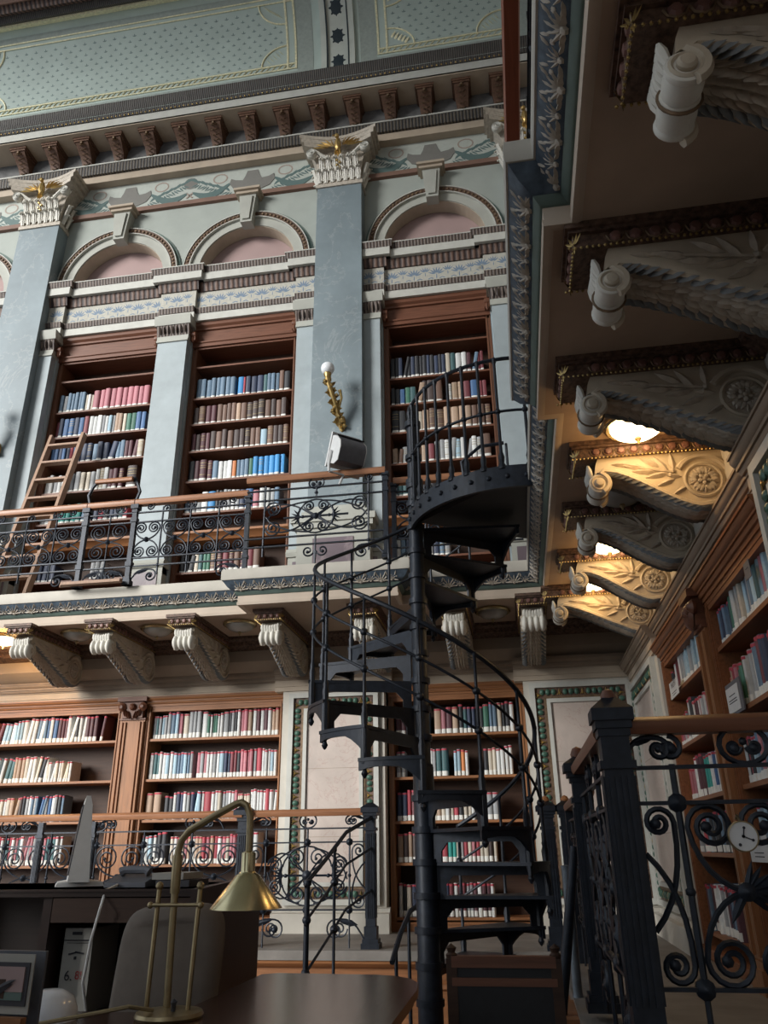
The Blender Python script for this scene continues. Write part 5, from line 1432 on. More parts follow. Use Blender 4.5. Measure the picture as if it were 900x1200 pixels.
# upper bookcases
def up(bay, x0, x1, rows):
    for r, (z, hm, seq) in enumerate(rows):
        fill(bay, r + 1, x0 + .08, x1 - .08, z, 8.60, 'x', seq, 'mix' if r else 'W', hm, .04)
B1, B2, B3 = 'upper left bookcase', 'upper middle bookcase', 'upper bookcase behind the landing'
up(B1, *UB[0], [(5.66, .33, [(2, ('gr', 'sb'), .9, .06), (5, 'sb', 1, .055), (3, ('gr', 'wh', 'cr'), .85, .05), (11, 'pk', 1.02, .082)]),
               (5.26, .32, [(1, 'dr', .9, .06), (5, ('bl', 'nv'), 1, .075), (1, 'dr', 1, .06), (3, ('cr', 'wh'), 1, .07), (4, ('lb', 'wh', 'gr'), .95, .045), (3, ('tn', 'cr'), 1, .05), (2, 'gn', .95, .075), (2, 'bl', 1, .075), (4, 'nv', 1.05, .07)]),
               (4.85, .31, [(5, ('nv', 'bl'), .85, .055), (1, 'rd', .9, .05), (2, 'bl', .9, .06), (8, ('sb', 'nv'), .95, .075), (3, ('br', 'mr'), .95, .065), (4, ('gr', 'cr'), .95, .08)]),
               (4.41, .31, [(5, ('gr', 'tn', 'wh'), .9, .06), (6, ('cr', 'dk', 'gr'), .95, .068), (3, ('cr', 'wh'), 1.08, .06), (3, ('nv', 'mr'), 1, .07), (1, None, 1, .05), (2, 'db', 1.05, .13)]),
               (3.96, .28, [(3, 'gr', .8, .07), (5, 'tl', 1, .075), (9, ('nv', 'dk', 'rd', 'sb', 'dt'), 1, .07)]),
               (3.16, .24, [(6, ('nv', 'dk', 'wh'), 1, .06), (1, None, 1, .5), (3, ('gr', 'dk'), 1, .07)])])
up(B2, *UB[1], [(5.66, .33, [(8, 'sb', 1, .066), (1, None, 1, .03), (1, 'bb', .95, .085), (1, 'rd', .9, .03), (3, ('bl', 'nv'), .95, .08), (4, ('sb', 'dt'), .95, .055), (1, 'br', 1.02, .075), (3, ('db', 'dk'), 1, .08)]),
               (5.26, .30, [(2, ('br', 'db'), .95, .08), (2, 'mr', 1, .075), (4, ('db', 'br'), 1, .07), (1, 'tn', 1, .075), (9, ('db', 'br'), 1, .078)]),
               (4.85, .30, [(4, ('mr', 'db'), .95, .07), (9, ('db', 'br'), 1, .08), (1, 'lb', .9, .08), (4, ('br', 'db'), 1, .075)]),
               (4.41, .32, [(1, 'dk', 1, .08), (3, 'mr', .98, .085), (1, 'sb', .95, .07), (3, ('gr', 'wh'), .85, .06), (1, 'og', .85, .06), (3, ('gr', 'sb'), .85, .055), (1, 'gn', .9, .05), (6, 'bb', .95, .068), (3, 'gr', .95, .08)]),
               (3.96, .30, [(3, ('sb', 'gr'), .85, .075), (1, 'wh', 1, .09), (1, 'bb', 1, .09), (2, 'dk', 1, .05), (4, ('gr', 'wh'), 1, .05), (2, ('nv', 'bl'), .95, .09), (1, 'pk', .9, .08), (4, ('gr', 'wh', 'sb'), .95, .065)]),
               (3.16, .28, [(3, 'dk', .85, .06), (4, ('gn', 'dt', 'cr'), .9, .05), (8, ('mr', 'dr', 'br'), 1, .085)])])
up(B3, *UB[2], [(5.66, .34, [(14, ('dk', 'nv'), 1, .048), (1, 'cr', 1, .07), (1, 'dt', 1, .06), (2, 'wh', 1, .065), (4, ('dr', 'mr', 'sb'), .9, .05), (1, 'sb', 1.15, .065)]),
               (5.26, .34, [(2, ('dk', 'br'), .8, .06), (1, 'bl', .75, .075), (2, ('gn', 'dt'), .8, .07), (2, ('db', 'tn'), 1, .065), (2, ('br', 'db'), 1.02, .095), (1, None, 1, .05), (1, 'wh', .8, .07), (2, 'tn', .85, .07), (2, ('dr', 'bl'), .85, .085), (6, ('dr', 'rd', 'mr'), .8, .055)]),
               (4.85, .33, [(2, ('dk', 'dt'), 1, .08), (1, None, 1, .06), (2, 'cr', .95, .08), (11, ('tn', 'br', 'tn'), .98, .088)]),
               (4.41, .33, [(2, ('br', 'tn'), .7, .06), (2, ('gr', 'dk'), .8, .07), (1, 'br', .8, .09), (2, ('tn', 'dr'), .8, .08), (9, ('wh', 'lb', 'gr'), .92, .058), (1, 'br', 1, .1), (2, 'tl', .85, .09)]),
               (3.96, .28, [(5, ('nv', 'dt', 'sb'), 1, .07), (1, None, 1, .1), (6, ('dk', 'cr', 'sb'), .9, .07)]),
               (3.16, .28, [(10, ('wh', 'sb', 'nv', 'gr'), .9, .07)])])

# camera model (also used to rank the books by their size in view)
YAW, PIT, ROL, FPX = math.radians(-9.076), math.radians(23.442), math.radians(-.780), 910.67
fw = Vector((sin(YAW) * cos(PIT), cos(YAW) * cos(PIT), sin(PIT)))
rt = Vector((cos(YAW), -sin(YAW), 0)); upv = rt.cross(fw)
rt, upv = rt * cos(ROL) + upv * sin(ROL), upv * cos(ROL) - rt * sin(ROL)
def proj(p):
    d = p.dot(fw)
    return (450 + FPX * p.dot(rt) / d, 600 - FPX * p.dot(upv) / d) if d > .1 else (-999, -999)
def bpos(b): return Vector((b['a'], b['f'], b['z'])) if b['ax'] == 'x' else Vector((b['f'], b['a'], b['z']))
for b in BOOKS:
    p = bpos(b); u0, v0 = proj(p); u1, v1 = proj(p + Z_ * b['h'])
    e = X * b['w'] if b['ax'] == 'x' else -Y_ * b['w']
    u2, v2 = proj(p + e)
    inside = 2 < u0 < 898 and 2 < v0 < 1198
    hidden = 482 < u0 < 506 or (b['ax'] == 'y' and u0 > 899)
    b['px'] = abs(v1 - v0) * abs(u2 - u0) if inside and not hidden else 0
BOOKS.sort(key=lambda b: -b['px'])
near, far = BOOKS[:300], BOOKS[300:]
far = [b for b in far if -60 < proj(bpos(b))[0] < 960]
GBK = 'books standing on the library shelves'
for b in near:
    o = bpy.data.objects.new('book', ME_COVER); COL.objects.link(o)
    o.location = bpos(b); o.scale = (b['w'], b['d'], b['h'])
    o.rotation_euler = (0, b['t'], 0) if b['ax'] == 'x' else (0, 0, -PI / 2)
    if b['t']: o.location.z += b['w'] * .5 * sin(b['t'])
    c, cn = CL[b['c']]; k = RN.uniform(.82, 1.2)
    o.color = (*[min(1, q * k) for q in c], 1)
    tag(o, '%s book, %s from %s on %s shelf of books, %s' % (cn, ORD[b['ord']], b['side'], ORD[b['row'] - 1], b['bay']), 'book', GBK)
    kids = [('pages', ME_PAGES)]
    if b['k'] == 'L': kids += [('spine_label', ME_WHITE2), ('red_tag', ME_RED)]
    else:
        kids += [('spine_label', ME_WHITE)]
        if b['k'] == 'B': kids += [('spine_band', ME_GILT)]
    for nme, me in kids:
        ch = bpy.data.objects.new(nme, me); COL.objects.link(ch); ch.parent = o
# the smaller remainder, one object
mb = MB(); cols = []
def addbook(b):
    p = bpos(b)
    Rm = Matrix.Rotation(b['t'], 3, 'Y') if b['ax'] == 'x' else Matrix.Rotation(-PI / 2, 3, 'Z')
    def put(poly, z0, z1, m, c):
        n0 = len(mb.f)
        mb.prism(poly, lambda u, v, w: p + Rm @ Vector((u * b['w'], v * b['d'], w * b['h'])), z0, z1, m)
        cols.extend([c] * (len(mb.f) - n0))
    k = RN.uniform(.82, 1.2); c = [q * k for q in CL[b['c']][0]]
    put(arc_xy() + [(.5, 1), (-.5, 1)], 0, 1, 0, c)
    put(arc_xy(.012) + [(.4, .1), (-.4, .1)], .02, .19 if b['k'] == 'L' else .15, 1, c)
    if b['k'] == 'L': put(arc_xy(.012) + [(.4, .1), (-.4, .1)], .925, .985, 2, c)
for b in far: addbook(b)
me = mesh_of('books', mb, [M['book_far'], M['tag_white'], M['tag_red']], recalc=False)
at = me.attributes.new('cover', 'FLOAT_COLOR', 'FACE')
at.data.foreach_set('color', [q for c in cols for q in (*c, 1)])
o = bpy.data.objects.new('books', me); COL.objects.link(o)
tag(o, 'remaining smaller books filling the library shelves in every bookcase', 'books', GBK, 'stuff')

# ------------------------------------------------------------------ lettering
def text_mb(s, P, U, V, size, mb, m=0, d=.0012):
    cu = bpy.data.curves.new('t', 'FONT'); cu.body = s; cu.size = size; cu.align_x = 'CENTER'
    o = bpy.data.objects.new('t', cu); COL.objects.link(o)
    dg = bpy.context.evaluated_depsgraph_get(); dg.update()
    me = bpy.data.meshes.new_from_object(o.evaluated_get(dg))
    U, V = Vector(U), Vector(V); N = U.cross(V)
    mb.add([Vector(P) + U * v.co.x + V * v.co.y + N * d for v in me.vertices], [tuple(p.vertices) for p in me.polygons], m)
    bpy.data.objects.remove(o); bpy.data.curves.remove(cu); bpy.data.meshes.remove(me)
def card(name, label, P, U, w, h, txt, lines, size, back=None, m='paper'):
    """small upright card with printing, P = bottom centre"""
    P, U = Vector(P), Vector(U); N = U.cross(Z_)
    t = thing(name, label, 'sign', P, 'shelf mark cards on the right wall shelves')
    if back: part(t, 'backing', MB().obox(P + Z_ * (h / 2 + .005) - N * .006 + U * .02, U, Z_, N, w / 2 + .03, h / 2 + .02, .004), M[back])
    part(t, 'sheet', MB().obox(P + Z_ * h / 2, U, Z_, N, w / 2, h / 2, .0015), M[m])
    mb = MB()
    if txt: text_mb(txt, P + Z_ * h * .58 + N * .002, U, Z_, size, mb)
    for v, ww in lines: mb.obox(P + Z_ * h * v + N * .002, U, Z_, N, w * ww / 2, h * .018, .0006)
    part(t, 'printing', mb, M['ink'], smooth=False)
card('sign_card', 'white shelf card printed N4397 before the far right wall books', (1.235, 6.32, 1.045), -Y_, .33, .125, 'N4397', [(.30, .55), (.16, .4)], .075)
card('sign_card', 'white card on grey board at the left end of the near right wall shelf', (1.235, 4.73, .685), -Y_, .26, .14, '', [(.66, .5), (.48, .66), (.38, .66)], .03, 'grey_metal')
card('sign_card', 'white shelf card printed 5000 below the round clock behind the railing', (1.235, 4.78, -.09), -Y_, .36, .135, '5000', [(.34, .5), (.2, .5)], .085)
card('sign_card', 'grey square card on the top shelf at the right edge of the photo', (1.235, 4.02, 1.24), -Y_, .10, .09, '', [(.6, .5)], .03, None, 'grey_metal')
# round dial hung on the near railing
DC = Vector((.672, 2.755, .022)); DR = .042
t = thing('clock', 'round white dial with two dark hands hung on the nearest railing', 'clock', (DC.x, DC.y, DC.z - DR))
AX = (X, Z_, -Y_)
part(t, 'case', MB().lathe([(0, -.016), (DR * 1.0, -.016), (DR * 1.08, -.008), (DR * 1.08, .008), (DR, .010), (DR * .97, .004), (0, .004)], DC, 32, AX), M['brass_dull'])
part(t, 'dial', MB().lathe([(0, .004), (DR * .985, .004), (DR * .985, .006), (0, .006)], DC, 32, AX), M['paper'])
for a, r in ((-.40, .68), (1.35, .60)):
    mb = MB(); d = X * cos(a) + Z_ * sin(a); mb.obox(DC - Y_ * .008 + d * DR * r / 2, d, d.cross(Y_), Y_, DR * r / 2, .0016, .001); mb.lathe([(0, 0), (.0045, 0), (.0045, .001), (0, .001)], DC - Y_ * .008 + d * DR * r, 8, AX)
    mb.lathe([(0, 0), (.005, 0), (.005, .002), (0, .002)], DC - Y_ * .008, 10, AX)
    part(t, 'hand', mb, M['ink'])
mb = MB().lathe([(0, 0), (.005, 0), (.005, .001), (0, .001)], DC - Y_ * .008 - X * .014 - Z_ * .024, 8, AX); part(t, 'pivot', mb, M['ink'])
part(t, 'hook', MB().tube([DC + Z_ * DR, DC + Z_ * (DR + .02) + Y_ * .03, DC + Z_ * (DR + .01) + Y_ * .05], .004, 6), M['brass_dull'])

# ------------------------------------------------------------------ things on the upper gallery
t = thing('ladder', 'wooden library ladder leaning on the upper left bookcase', 'ladder', (-5.75, 8.0, 2.5))
b0, b1 = Vector((-5.92, 7.78, 2.52)), Vector((-5.46, 7.78, 2.52)); t0, t1 = Vector((-5.88, 8.42, 5.18)), Vector((-5.42, 8.42, 5.18))
for a, b in ((b0, t0), (b1, t1)):
    d = (b - a).normalized(); n = d.cross(X).normalized()
    part(t, 'stile', MB().obox((a + b) / 2, d, X, n, (b - a).length / 2, .020, .045), M['ladder_wood'])
for k in range(9):
    q = (k + .6) / 9.2
    a, b = b0.lerp(t0, q), b1.lerp(t1, q)
    part(t, 'rung', MB().box(a.x, b.x, a.y - .05, a.y + .05, a.z - .014, a.z + .014), M['ladder_wood'])
solo('plank', MB().add([(-4.50, 6.98, 2.50), (-3.80, 6.96, 2.50), (-3.80, 6.90, 2.50), (-4.44, 6.90, 2.50), (-4.50, 6.98, 2.53), (-3.80, 6.96, 2.53), (-3.80, 6.90, 2.53), (-4.44, 6.90, 2.53)], [(3, 2, 1, 0), (4, 5, 6, 7), (0, 1, 5, 4), (1, 2, 6, 5), (2, 3, 7, 6), (3, 0, 4, 7)]), M['ladder_wood'], 'loose wooden plank lying on the gallery ledge under the railing gate', 'plank')
# floodlight
t = thing('floodlight', 'white floodlight clamped on the gallery handrail before the central pilaster', 'lamp', (-1.50, 6.72, 3.41))
FO = Vector((-1.47, 6.72, 3.46)); Fx = Vector((.66, -.75, 0)).normalized(); Fy = Vector((.75, .66, 0)).normalized()
tilt = .42
Fu = (Z_ * cos(tilt) + Fx * sin(tilt)).normalized(); Fn = Fy.cross(Fu).normalized()
def FP(a, b, c): return FO + Fu * a + Fn * b + Fy * c
prof = [(.02, -.085), (.30, -.085), (.30, -.07), (.29, .02), (.25, .10), (.19, .135), (.05, .13), (.01, .06)]
mb = MB(); mb.prism(prof, lambda u, v, w: FP(u, v, w), -.14, .14)
part(t, 'housing', mb, M['grey_metal'])
mb = MB()
for w in (-.143, .143): mb.prism(prof, lambda u, v, q: FP(u, v, q), w - .004, w + .004)
part(t, 'end_plate', mb, M['white_paint'])
mb = MB(); mb.prism([(-.02, -.115), (.33, -.115), (.33, -.088), (-.02, -.088)], lambda u, v, w: FP(u, v, w), -.155, .155)
part(t, 'front_frame', mb, M['white_paint'])
mb = MB(); mb.prism([(.296, -.09), (.306, -.09), (.306, .03), (.296, .03)], lambda u, v, w: FP(u, v, w), -.15, .15)
part(t, 'visor', mb, M['dark_grey'])
mb = MB()
for w in (-.165, .165): mb.tube([FP(.14, -.02, w), FP(.02, -.02, w), FO + Fy * w - Z_ * .08], .014, 6)
mb.tube([FO + Fy * -.165 - Z_ * .08, FO + Fy * .165 - Z_ * .08], .011, 6); mb.tube([FO - Z_ * .07, FO - Z_ * .16 - Fx * .10], .012, 6)
part(t, 'bracket', mb, M['white_paint'])
# wall lights on the pilasters
def sconce(label, x, z):
    t = thing('wall_light', label, 'lamp', (x, 8.25, z), 'gilt branch wall lights on the giant pilasters')
    mb = MB()
    mb.tube([(x + .10, 8.24, z - .02), (x + .07, 8.18, z + .10), (x + .06, 8.08, z + .22), (x + .02, 7.98, z + .36), (x - .02, 7.94, z + .50), (x - .03, 7.93, z + .58)], [.018, .028, .03, .03, .028, .034], 7)
    for k in range(34):
        q = k / 33; y = 8.22 - .28 * q; zz = z + .02 + .52 * q; a = k * 2.4
        d = Vector((cos(a), -.35, sin(a) * .8)).normalized()
        mb.leaf((x + .08 - .10 * q + .035 * cos(a), y, zz + .03 * sin(a)), d * .058, Vector((-d.z, 0, d.x)) * .036, Vector((0, -.035, 0)))
        if k % 3 == 0: mb.sph((x + .08 - .10 * q + .05 * cos(a), y - .03, zz + .04 * sin(a)), .024, 6, 4)
    mb.tube([(x + .07, 8.1, z + .2), (x + .12, 8.06, z + .34), (x + .10, 8.04, z + .44)], [.02, .016, .024], 6)
    part(t, 'branch', mb, M['old_gold'])
    part(t, 'wall_plate', MB().ell((x + .09, 8.245, z + .08), (.045, 0, 0), (0, .02, 0), (0, 0, .12), 8, 6), M['old_gold'])
    part(t, 'cup', MB().lathe([(0, 0), (.03, 0), (.05, .05), (.045, .08), (0, .08)], (x - .03, 7.93, z + .56), 12), M['old_gold'])
    part(t, 'globe', MB().sph((x - .03, 7.93, z + .70), .085, 18, 12), M['globe'], label='frosted white glass globe')
sconce('gilt branch wall light with white globe on the central blue pilaster', -1.92, 4.78)
sconce('gilt branch wall light cut by the left edge, on the leftmost pilaster', -6.62, 4.86)

# ------------------------------------------------------------------ foreground
TZ = -.49
top = [(-3.0, 1.5), (-.44, 1.5), (-.44, 3.40), (-.455, 3.55), (-.50, 3.66), (-.57, 3.73), (-.66, 3.76), (-1.10, 3.78), (-1.16, 3.74), (-1.17, 2.90), (-1.20, 2.87), (-3.0, 2.87)]
t = thing('reading_table', 'dark polished reading table in the foreground with rounded far corner', 'table', (-.8, 2.6, -1.25))
mb = MB(); mb.mz(TZ - .03, TZ, top)
tt = part(t, 'table_top', mb, M['table_wood'])
ins = lambda d: [(-3.0, 1.5), (-.44 - d, 1.5), (-.44 - d, 3.38), (-.50 - d, 3.60), (-.66, 3.76 - d), (-1.10, 3.78 - d), (-1.17 + d, 3.70), (-1.17 + d, 2.88 - d), (-3.0, 2.87 - d)]
mb = MB(); mb.mz(TZ - .05, TZ - .03, ins(.012)); mb.mz(TZ - .16, TZ - .05, ins(.06)); part(t, 'apron', mb, M['table_wood'])
for x, y in ((-.56, 3.5), (-1.06, 3.62), (-.56, 1.7), (-2.8, 2.7), (-2.8, 1.7), (-1.2, 2.7)):
    part(t, 'leg', MB().lathe([(.03, 0), (.04, .02), (.03, .06), (.045, .3), (.05, .5), (.035, .56), (.05, .6), (.05, .62)], (x, y, -1.25), 10), M['table_wood'])
# brass desk lamp
LY = 2.79
t = thing('desk_lamp', 'brass desk lamp with cone shade on the reading table', 'lamp', (-1.17, LY, TZ))
part(t, 'base', MB().lathe([(0, 0), (.105, 0), (.11, .008), (.105, .018), (.06, .024), (.03, .03), (0, .03)], (-1.17, LY, TZ), 28), M['brass_dull'])
mb = MB().tube([(-1.18, LY, TZ + .02), (-1.185, LY, -.20), (-1.186, LY, .0), (-1.178, LY, .035), (-1.15, LY, .068), (-1.06, LY, .115), (-.985, LY, .152), (-.965, LY, .156), (-.945, LY, .145), (-.932, LY, .11), (-.930, LY, .03), (-.930, LY, -.01)], .0125, 10)
part(t, 'stem', mb, M['brass_dull'])
part(t, 'sleeve', MB().lathe([(.016, 0), (.017, .01), (.017, .11), (.016, .12)], (-1.186, LY, -.13), 10), M['brass_dull'])
for x0, x1 in ((-1.25, -1.242), (-1.108, -1.095)):
    mb = MB().tube([(x0, LY, TZ + .015), (x1, LY, -.115)], .0085, 8); mb.sph((x1, LY, -.107), .014, 8, 6)
    part(t, 'side_rod', mb, M['brass_dull'])
mb = MB().tube([(-1.265, LY - .01, -.165), (-1.085, LY - .01, -.165)], .006, 8); mb.sph((-1.265, LY - .01, -.165), .011, 8, 6); mb.sph((-1.085, LY - .01, -.165), .011, 8, 6)
part(t, 'cross_bar', mb, M['brass_dull'])
sh = MB().lathe([(.012, .0), (.024, -.006), (.024, -.062), (.030, -.07), (.040, -.075), (.116, -.170), (.120, -.176), (.114, -.172), (.036, -.082), (.012, -.07)], (-.930, LY, .0), 36)
part(t, 'lamp_shade', sh, M['brass'], label='polished brass cone shade')
part(t, 'bulb', MB().sph((-.930, LY, -.115), .028, 10, 8), M['globe'])
mb = MB().tube([(-1.20, LY - .06, TZ + .03), (-1.25, LY - .13, TZ + .05), (-1.35, LY - .16, TZ + .035), (-1.5, LY - .22, TZ + .015)], .006, 6); part(t, 'cable', mb, M['brass_dull'])
part(t, 'switch', MB().lathe([(0, 0), (.008, 0), (.008, .02), (.012, .025), (0, .035)], (-1.14, LY - .04, TZ + .025), 8), M['dark_grey'])
# information desk
t = thing('desk', 'dark wooden staff desk at the left with monitor on top', 'desk', (-2.3, 3.9, -1.25))
mb = MB(); mb.box(-3.4, -1.38, 3.50, 4.25, -.175, -.145); mb.box(-3.4, -1.39, 3.49, 4.26, -.155, -.145); part(t, 'desk_top', mb, M['desk_wood'])
part(t, 'side_panel', MB().add([(-1.40, 3.46, -1.25), (-1.36, 3.46, -1.25), (-1.36, 4.30, -1.25), (-1.40, 4.30, -1.25), (-1.40, 3.46, -.145), (-1.36, 3.46, -.145), (-1.36, 4.30, -.115), (-1.40, 4.30, -.115)], [(3, 2, 1, 0), (4, 5, 6, 7), (0, 1, 5, 4), (1, 2, 6, 5), (2, 3, 7, 6), (3, 0, 4, 7)]), M['desk_wood'])
part(t, 'modesty_panel', MB().box(-3.4, -1.40, 4.18, 4.22, -1.25, -.175), M['desk_wood'])
for x in (-2.10, -3.38): part(t, 'partition', MB().box(x, x + .04, 3.52, 4.18, -1.25, -.175), M['desk_wood'])
part(t, 'drawer', MB().box(-2.05, -1.41, 3.51, 3.9, -.275, -.18), M['oak_dark'])
part(t, 'under_shelf', MB().box(-2.06, -1.41, 3.6, 4.18, -.66, -.63), M['desk_wood'])
# document box on the shelf below
t = thing('document_box', 'pale document box with dark printing standing under the desk', 'box', (-1.97, 3.66, -.63))
part(t, 'box_body', MB().box(-2.035, -1.90, 3.62, 3.86, -.63, -.305), M['beige_plastic'])
mb = MB(); mb.obox((-1.975, 3.617, -.325), X, Z_, Y_, .022, .006, .002); mb.obox((-1.968, 3.617, -.352), X, Z_, Y_, .066, .002, .002); mb.obox((-1.968, 3.617, -.362), X, Z_, Y_, .05, .001, .002)
for u, v, a in ((-1.985, -.402, .2), (-1.955, -.40, -.15)): mb.obox((u, 3.617, v), Vector((cos(a), 0, sin(a))), Vector((-sin(a), 0, cos(a))), Y_, .02, .003, .002)
mb.obox((-1.972, 3.617, -.42), X, Z_, Y_, .005, .006, .002)
text_mb('6. ', (-1.985, 3.616, -.505), X, Z_, .055, mb, 0); text_mb('8!', (-1.945, 3.616, -.50), X, Z_, .045, mb, 1)
part(t, 'printing', mb, [M['ink'], M['red_ink']], smooth=False)
# monitor seen almost edge on
vd = Vector((-.505, .863, 0)); vn = Vector((.863, .505, 0))
MO = Vector((-2.06, 3.72, -.145))
t = thing('monitor', 'white computer monitor seen edge on, standing on the dark desk', 'monitor', MO)
mb = MB(); mb.prism([(-.048, .02), (.048, .02), (.040, .12), (.020, .36), (.008, .40), (-.010, .40), (-.016, .37)], lambda u, v, w: MO + vn * u + Z_ * v + vd * w, 0, .42)
part(t, 'casing', mb, M['plastic'])
mb = MB(); mb.prism([(-.050, .05), (-.046, .05), (-.018, .36), (-.022, .36)], lambda u, v, w: MO + vn * u + Z_ * v + vd * w, .02, .40)
part(t, 'screen', mb, M['dark_grey'])
mb = MB(); mb.prism([(-.10, 0), (.12, 0), (.11, .018), (.05, .024), (-.05, .024), (-.09, .018)], lambda u, v, w: MO + vn * u + Z_ * v + vd * w, .06, .32)
part(t, 'foot', mb, M['plastic'])
mb = MB().tube([(-1.90, 3.86, -.135), (-1.84, 3.70, -.13), (-1.815, 3.52, -.15), (-1.80, 3.46, -.22), (-1.83, 3.47, -.34), (-1.87, 3.52, -.50), (-1.88, 3.6, -.62)], .006, 6)
solo('cable', mb, M['plastic'], 'thin pale cable hanging over the front edge of the desk', 'cable')
t = thing('telephone', 'grey desk telephone beside the monitor on the desk', 'telephone', (-1.80, 3.75, -.145))
mb = MB(); mb.prism([(-.09, 0), (.09, 0), (.09, .05), (.06, .055), (-.09, .02)], lambda u, v, w: (-1.80 + w, 3.75 + u, -.145 + v), -.1, .1); part(t, 'base', mb, M['grey_metal'])
mb = MB().tube([(-1.87, 3.76, -.085), (-1.85, 3.76, -.075), (-1.75, 3.76, -.075), (-1.73, 3.76, -.085)], [.024, .018, .018, .024], 8); part(t, 'handset', mb, M['grey_metal'])
for k, (w_, cc, nm) in enumerate(((.13, M['dark_grey'], 'black'), (.12, M['beige_plastic'], 'grey'))):
    solo('paper_tray', MB().box(-1.66 - .02 * k, -1.50 - .03 * k, 3.68, 3.92, -.145 + .03 * k, -.118 + .03 * k), cc, '%s flat box in the small pile right of the telephone on the desk' % nm, 'box')
# office chair in front of the desk
t = thing('office_chair', 'taupe upholstered office chair with rounded back before the desk', 'chair', (-1.36, 3.15, -1.25))
mb = MB(); n = 40; ring = []
for k in range(n):
    a = 2 * PI * k / n; ca, sa = cos(a), sin(a)
    e = .42
    ring.append((abs(ca) ** e * (1 if ca > 0 else -1), abs(sa) ** e * (1 if sa > 0 else -1)))
layers = [(-.045, .82), (-.040, .93), (-.02, .99), (.015, 1.0), (.035, .95), (.045, .80)]
vs = []
for d, k in layers:
    for (a, b) in ring:
        xx = a * k * (.205 - .0 * b) + .012 * b; zz = b * k * .27
        vs.append((-1.365 + xx, 3.15 + d + .05 * (xx / .2) ** 2 + .10 * (zz) , -.455 + zz + .012 * a))
fs = []
for i in range(len(layers) - 1):
    for k in range(n): fs.append((i * n + k, i * n + (k + 1) % n, (i + 1) * n + (k + 1) % n, (i + 1) * n + k))
fs += [tuple(range(n))[::-1], tuple((len(layers) - 1) * n + k for k in range(n))]
mb.add(vs, fs); part(t, 'backrest', mb, M['chair_cloth'])
mb = MB(); mb.lathe([(0, 0), (.22, 0), (.24, .03), (.24, .06), (.20, .085), (0, .09)], (-1.40, 3.42, -.84), 24); part(t, 'seat', mb, M['chair_cloth'])
part(t, 'back_bracket', MB().tube([(-1.40, 3.40, -.85), (-1.38, 3.22, -.84), (-1.37, 3.17, -.74), (-1.365, 3.15, -.55)], .022, 8), M['dark_grey'])
part(t, 'column', MB().lathe([(.03, 0), (.03, .34)], (-1.40, 3.42, -1.18), 12), M['dark_grey'])
for k in range(5):
    a = 2 * PI * k / 5 + .3
    mb = MB().tube([(-1.40, 3.42, -1.17), (-1.40 + .26 * cos(a), 3.42 + .26 * sin(a), -1.20)], [.03, .02], 6)
    part(t, 'leg', mb, M['dark_grey'])
    part(t, 'castor', MB().sph((-1.40 + .26 * cos(a), 3.42 + .26 * sin(a), -1.225), .025, 8, 6), M['dark_grey'])
# white bowl and leaflet display
t = solo('bowl', MB().lathe([(0, .085), (.04, .083), (.075, .065), (.092, .03), (.095, 0), (.088, 0), (.085, .028), (.07, .058), (.04, .075), (0, .077)], (-1.555, 2.72, TZ), 28), M['ceramic'], 'upturned glossy white bowl on the table at the lower left corner', 'bowl')
DO = Vector((-1.265, 2.0, TZ))
t = thing('leaflet_stand', 'clear leaflet stand holding picture cards at the lower left corner', 'leaflet stand', DO)
dd, du = Vector((.84, -.1, 0)).normalized(), Z_
part(t, 'back_plate', MB().obox(DO + Z_ * .135 + Y_ * .03, dd, Z_, dd.cross(Z_), .09, .135, .004), M['grey_metal'])
part(t, 'foot', MB().obox(DO + Z_ * .008 - Y_ * .02, dd, Z_, dd.cross(Z_), .09, .008, .06), M['oak_dark'])
part(t, 'wooden_pocket', MB().obox(DO + Z_ * .075 - Y_ * .03, dd, Z_, dd.cross(Z_), .088, .065, .010), M['oak'])
mb = MB(); n_ = dd.cross(Z_)
def tile(u, v, a, b, m, e=0): mb.obox(DO + dd * u * .55 + Z_ * v - Y_ * (.012 + e), dd, Z_, n_, a * .55, b, .0015, m)
tile(0, .205, .155, .062, 0); tile(.02, .205, .12, .045, 1, .004); tile(.03, .215, .09, .026, 2, .007); tile(.06, .18, .06, .008, 3, .007); tile(-.02, .195, .05, .02, 4, .008)
mb.leaf(DO + dd * .0 + Z_ * .192 - Y_ * .024, dd * .040 + Z_ * .014, Z_ * .012, -Y_ * .002, 1); mb.leaf(DO + dd * .02 + Z_ * .204 - Y_ * .025, dd * .028 + Z_ * .012, Z_ * .008, -Y_ * .002, 1)
part(t, 'picture_card', mb, [M['beige_plastic'], M['dark_grey'], M['pink_wall'], M['green_fillet'], M['oak_dark']], smooth=False, label='printed picture cards')
mb = MB(); tl_ = lambda u, v, a, b, m, e: mb.obox(DO + dd * u * .55 + Z_ * v - Y_ * (.045 + e), dd, Z_, n_, a * .55, b, .0012, m)
tl_(.02, .07, .095, .05, 0, 0); tl_(-.03, .085, .03, .004, 1, .003); tl_(-.03, .07, .03, .003, 1, .003)
part(t, 'leaflet', mb, [M['beige_plastic'], M['dark_grey']], smooth=False, label='pale printed leaflet')
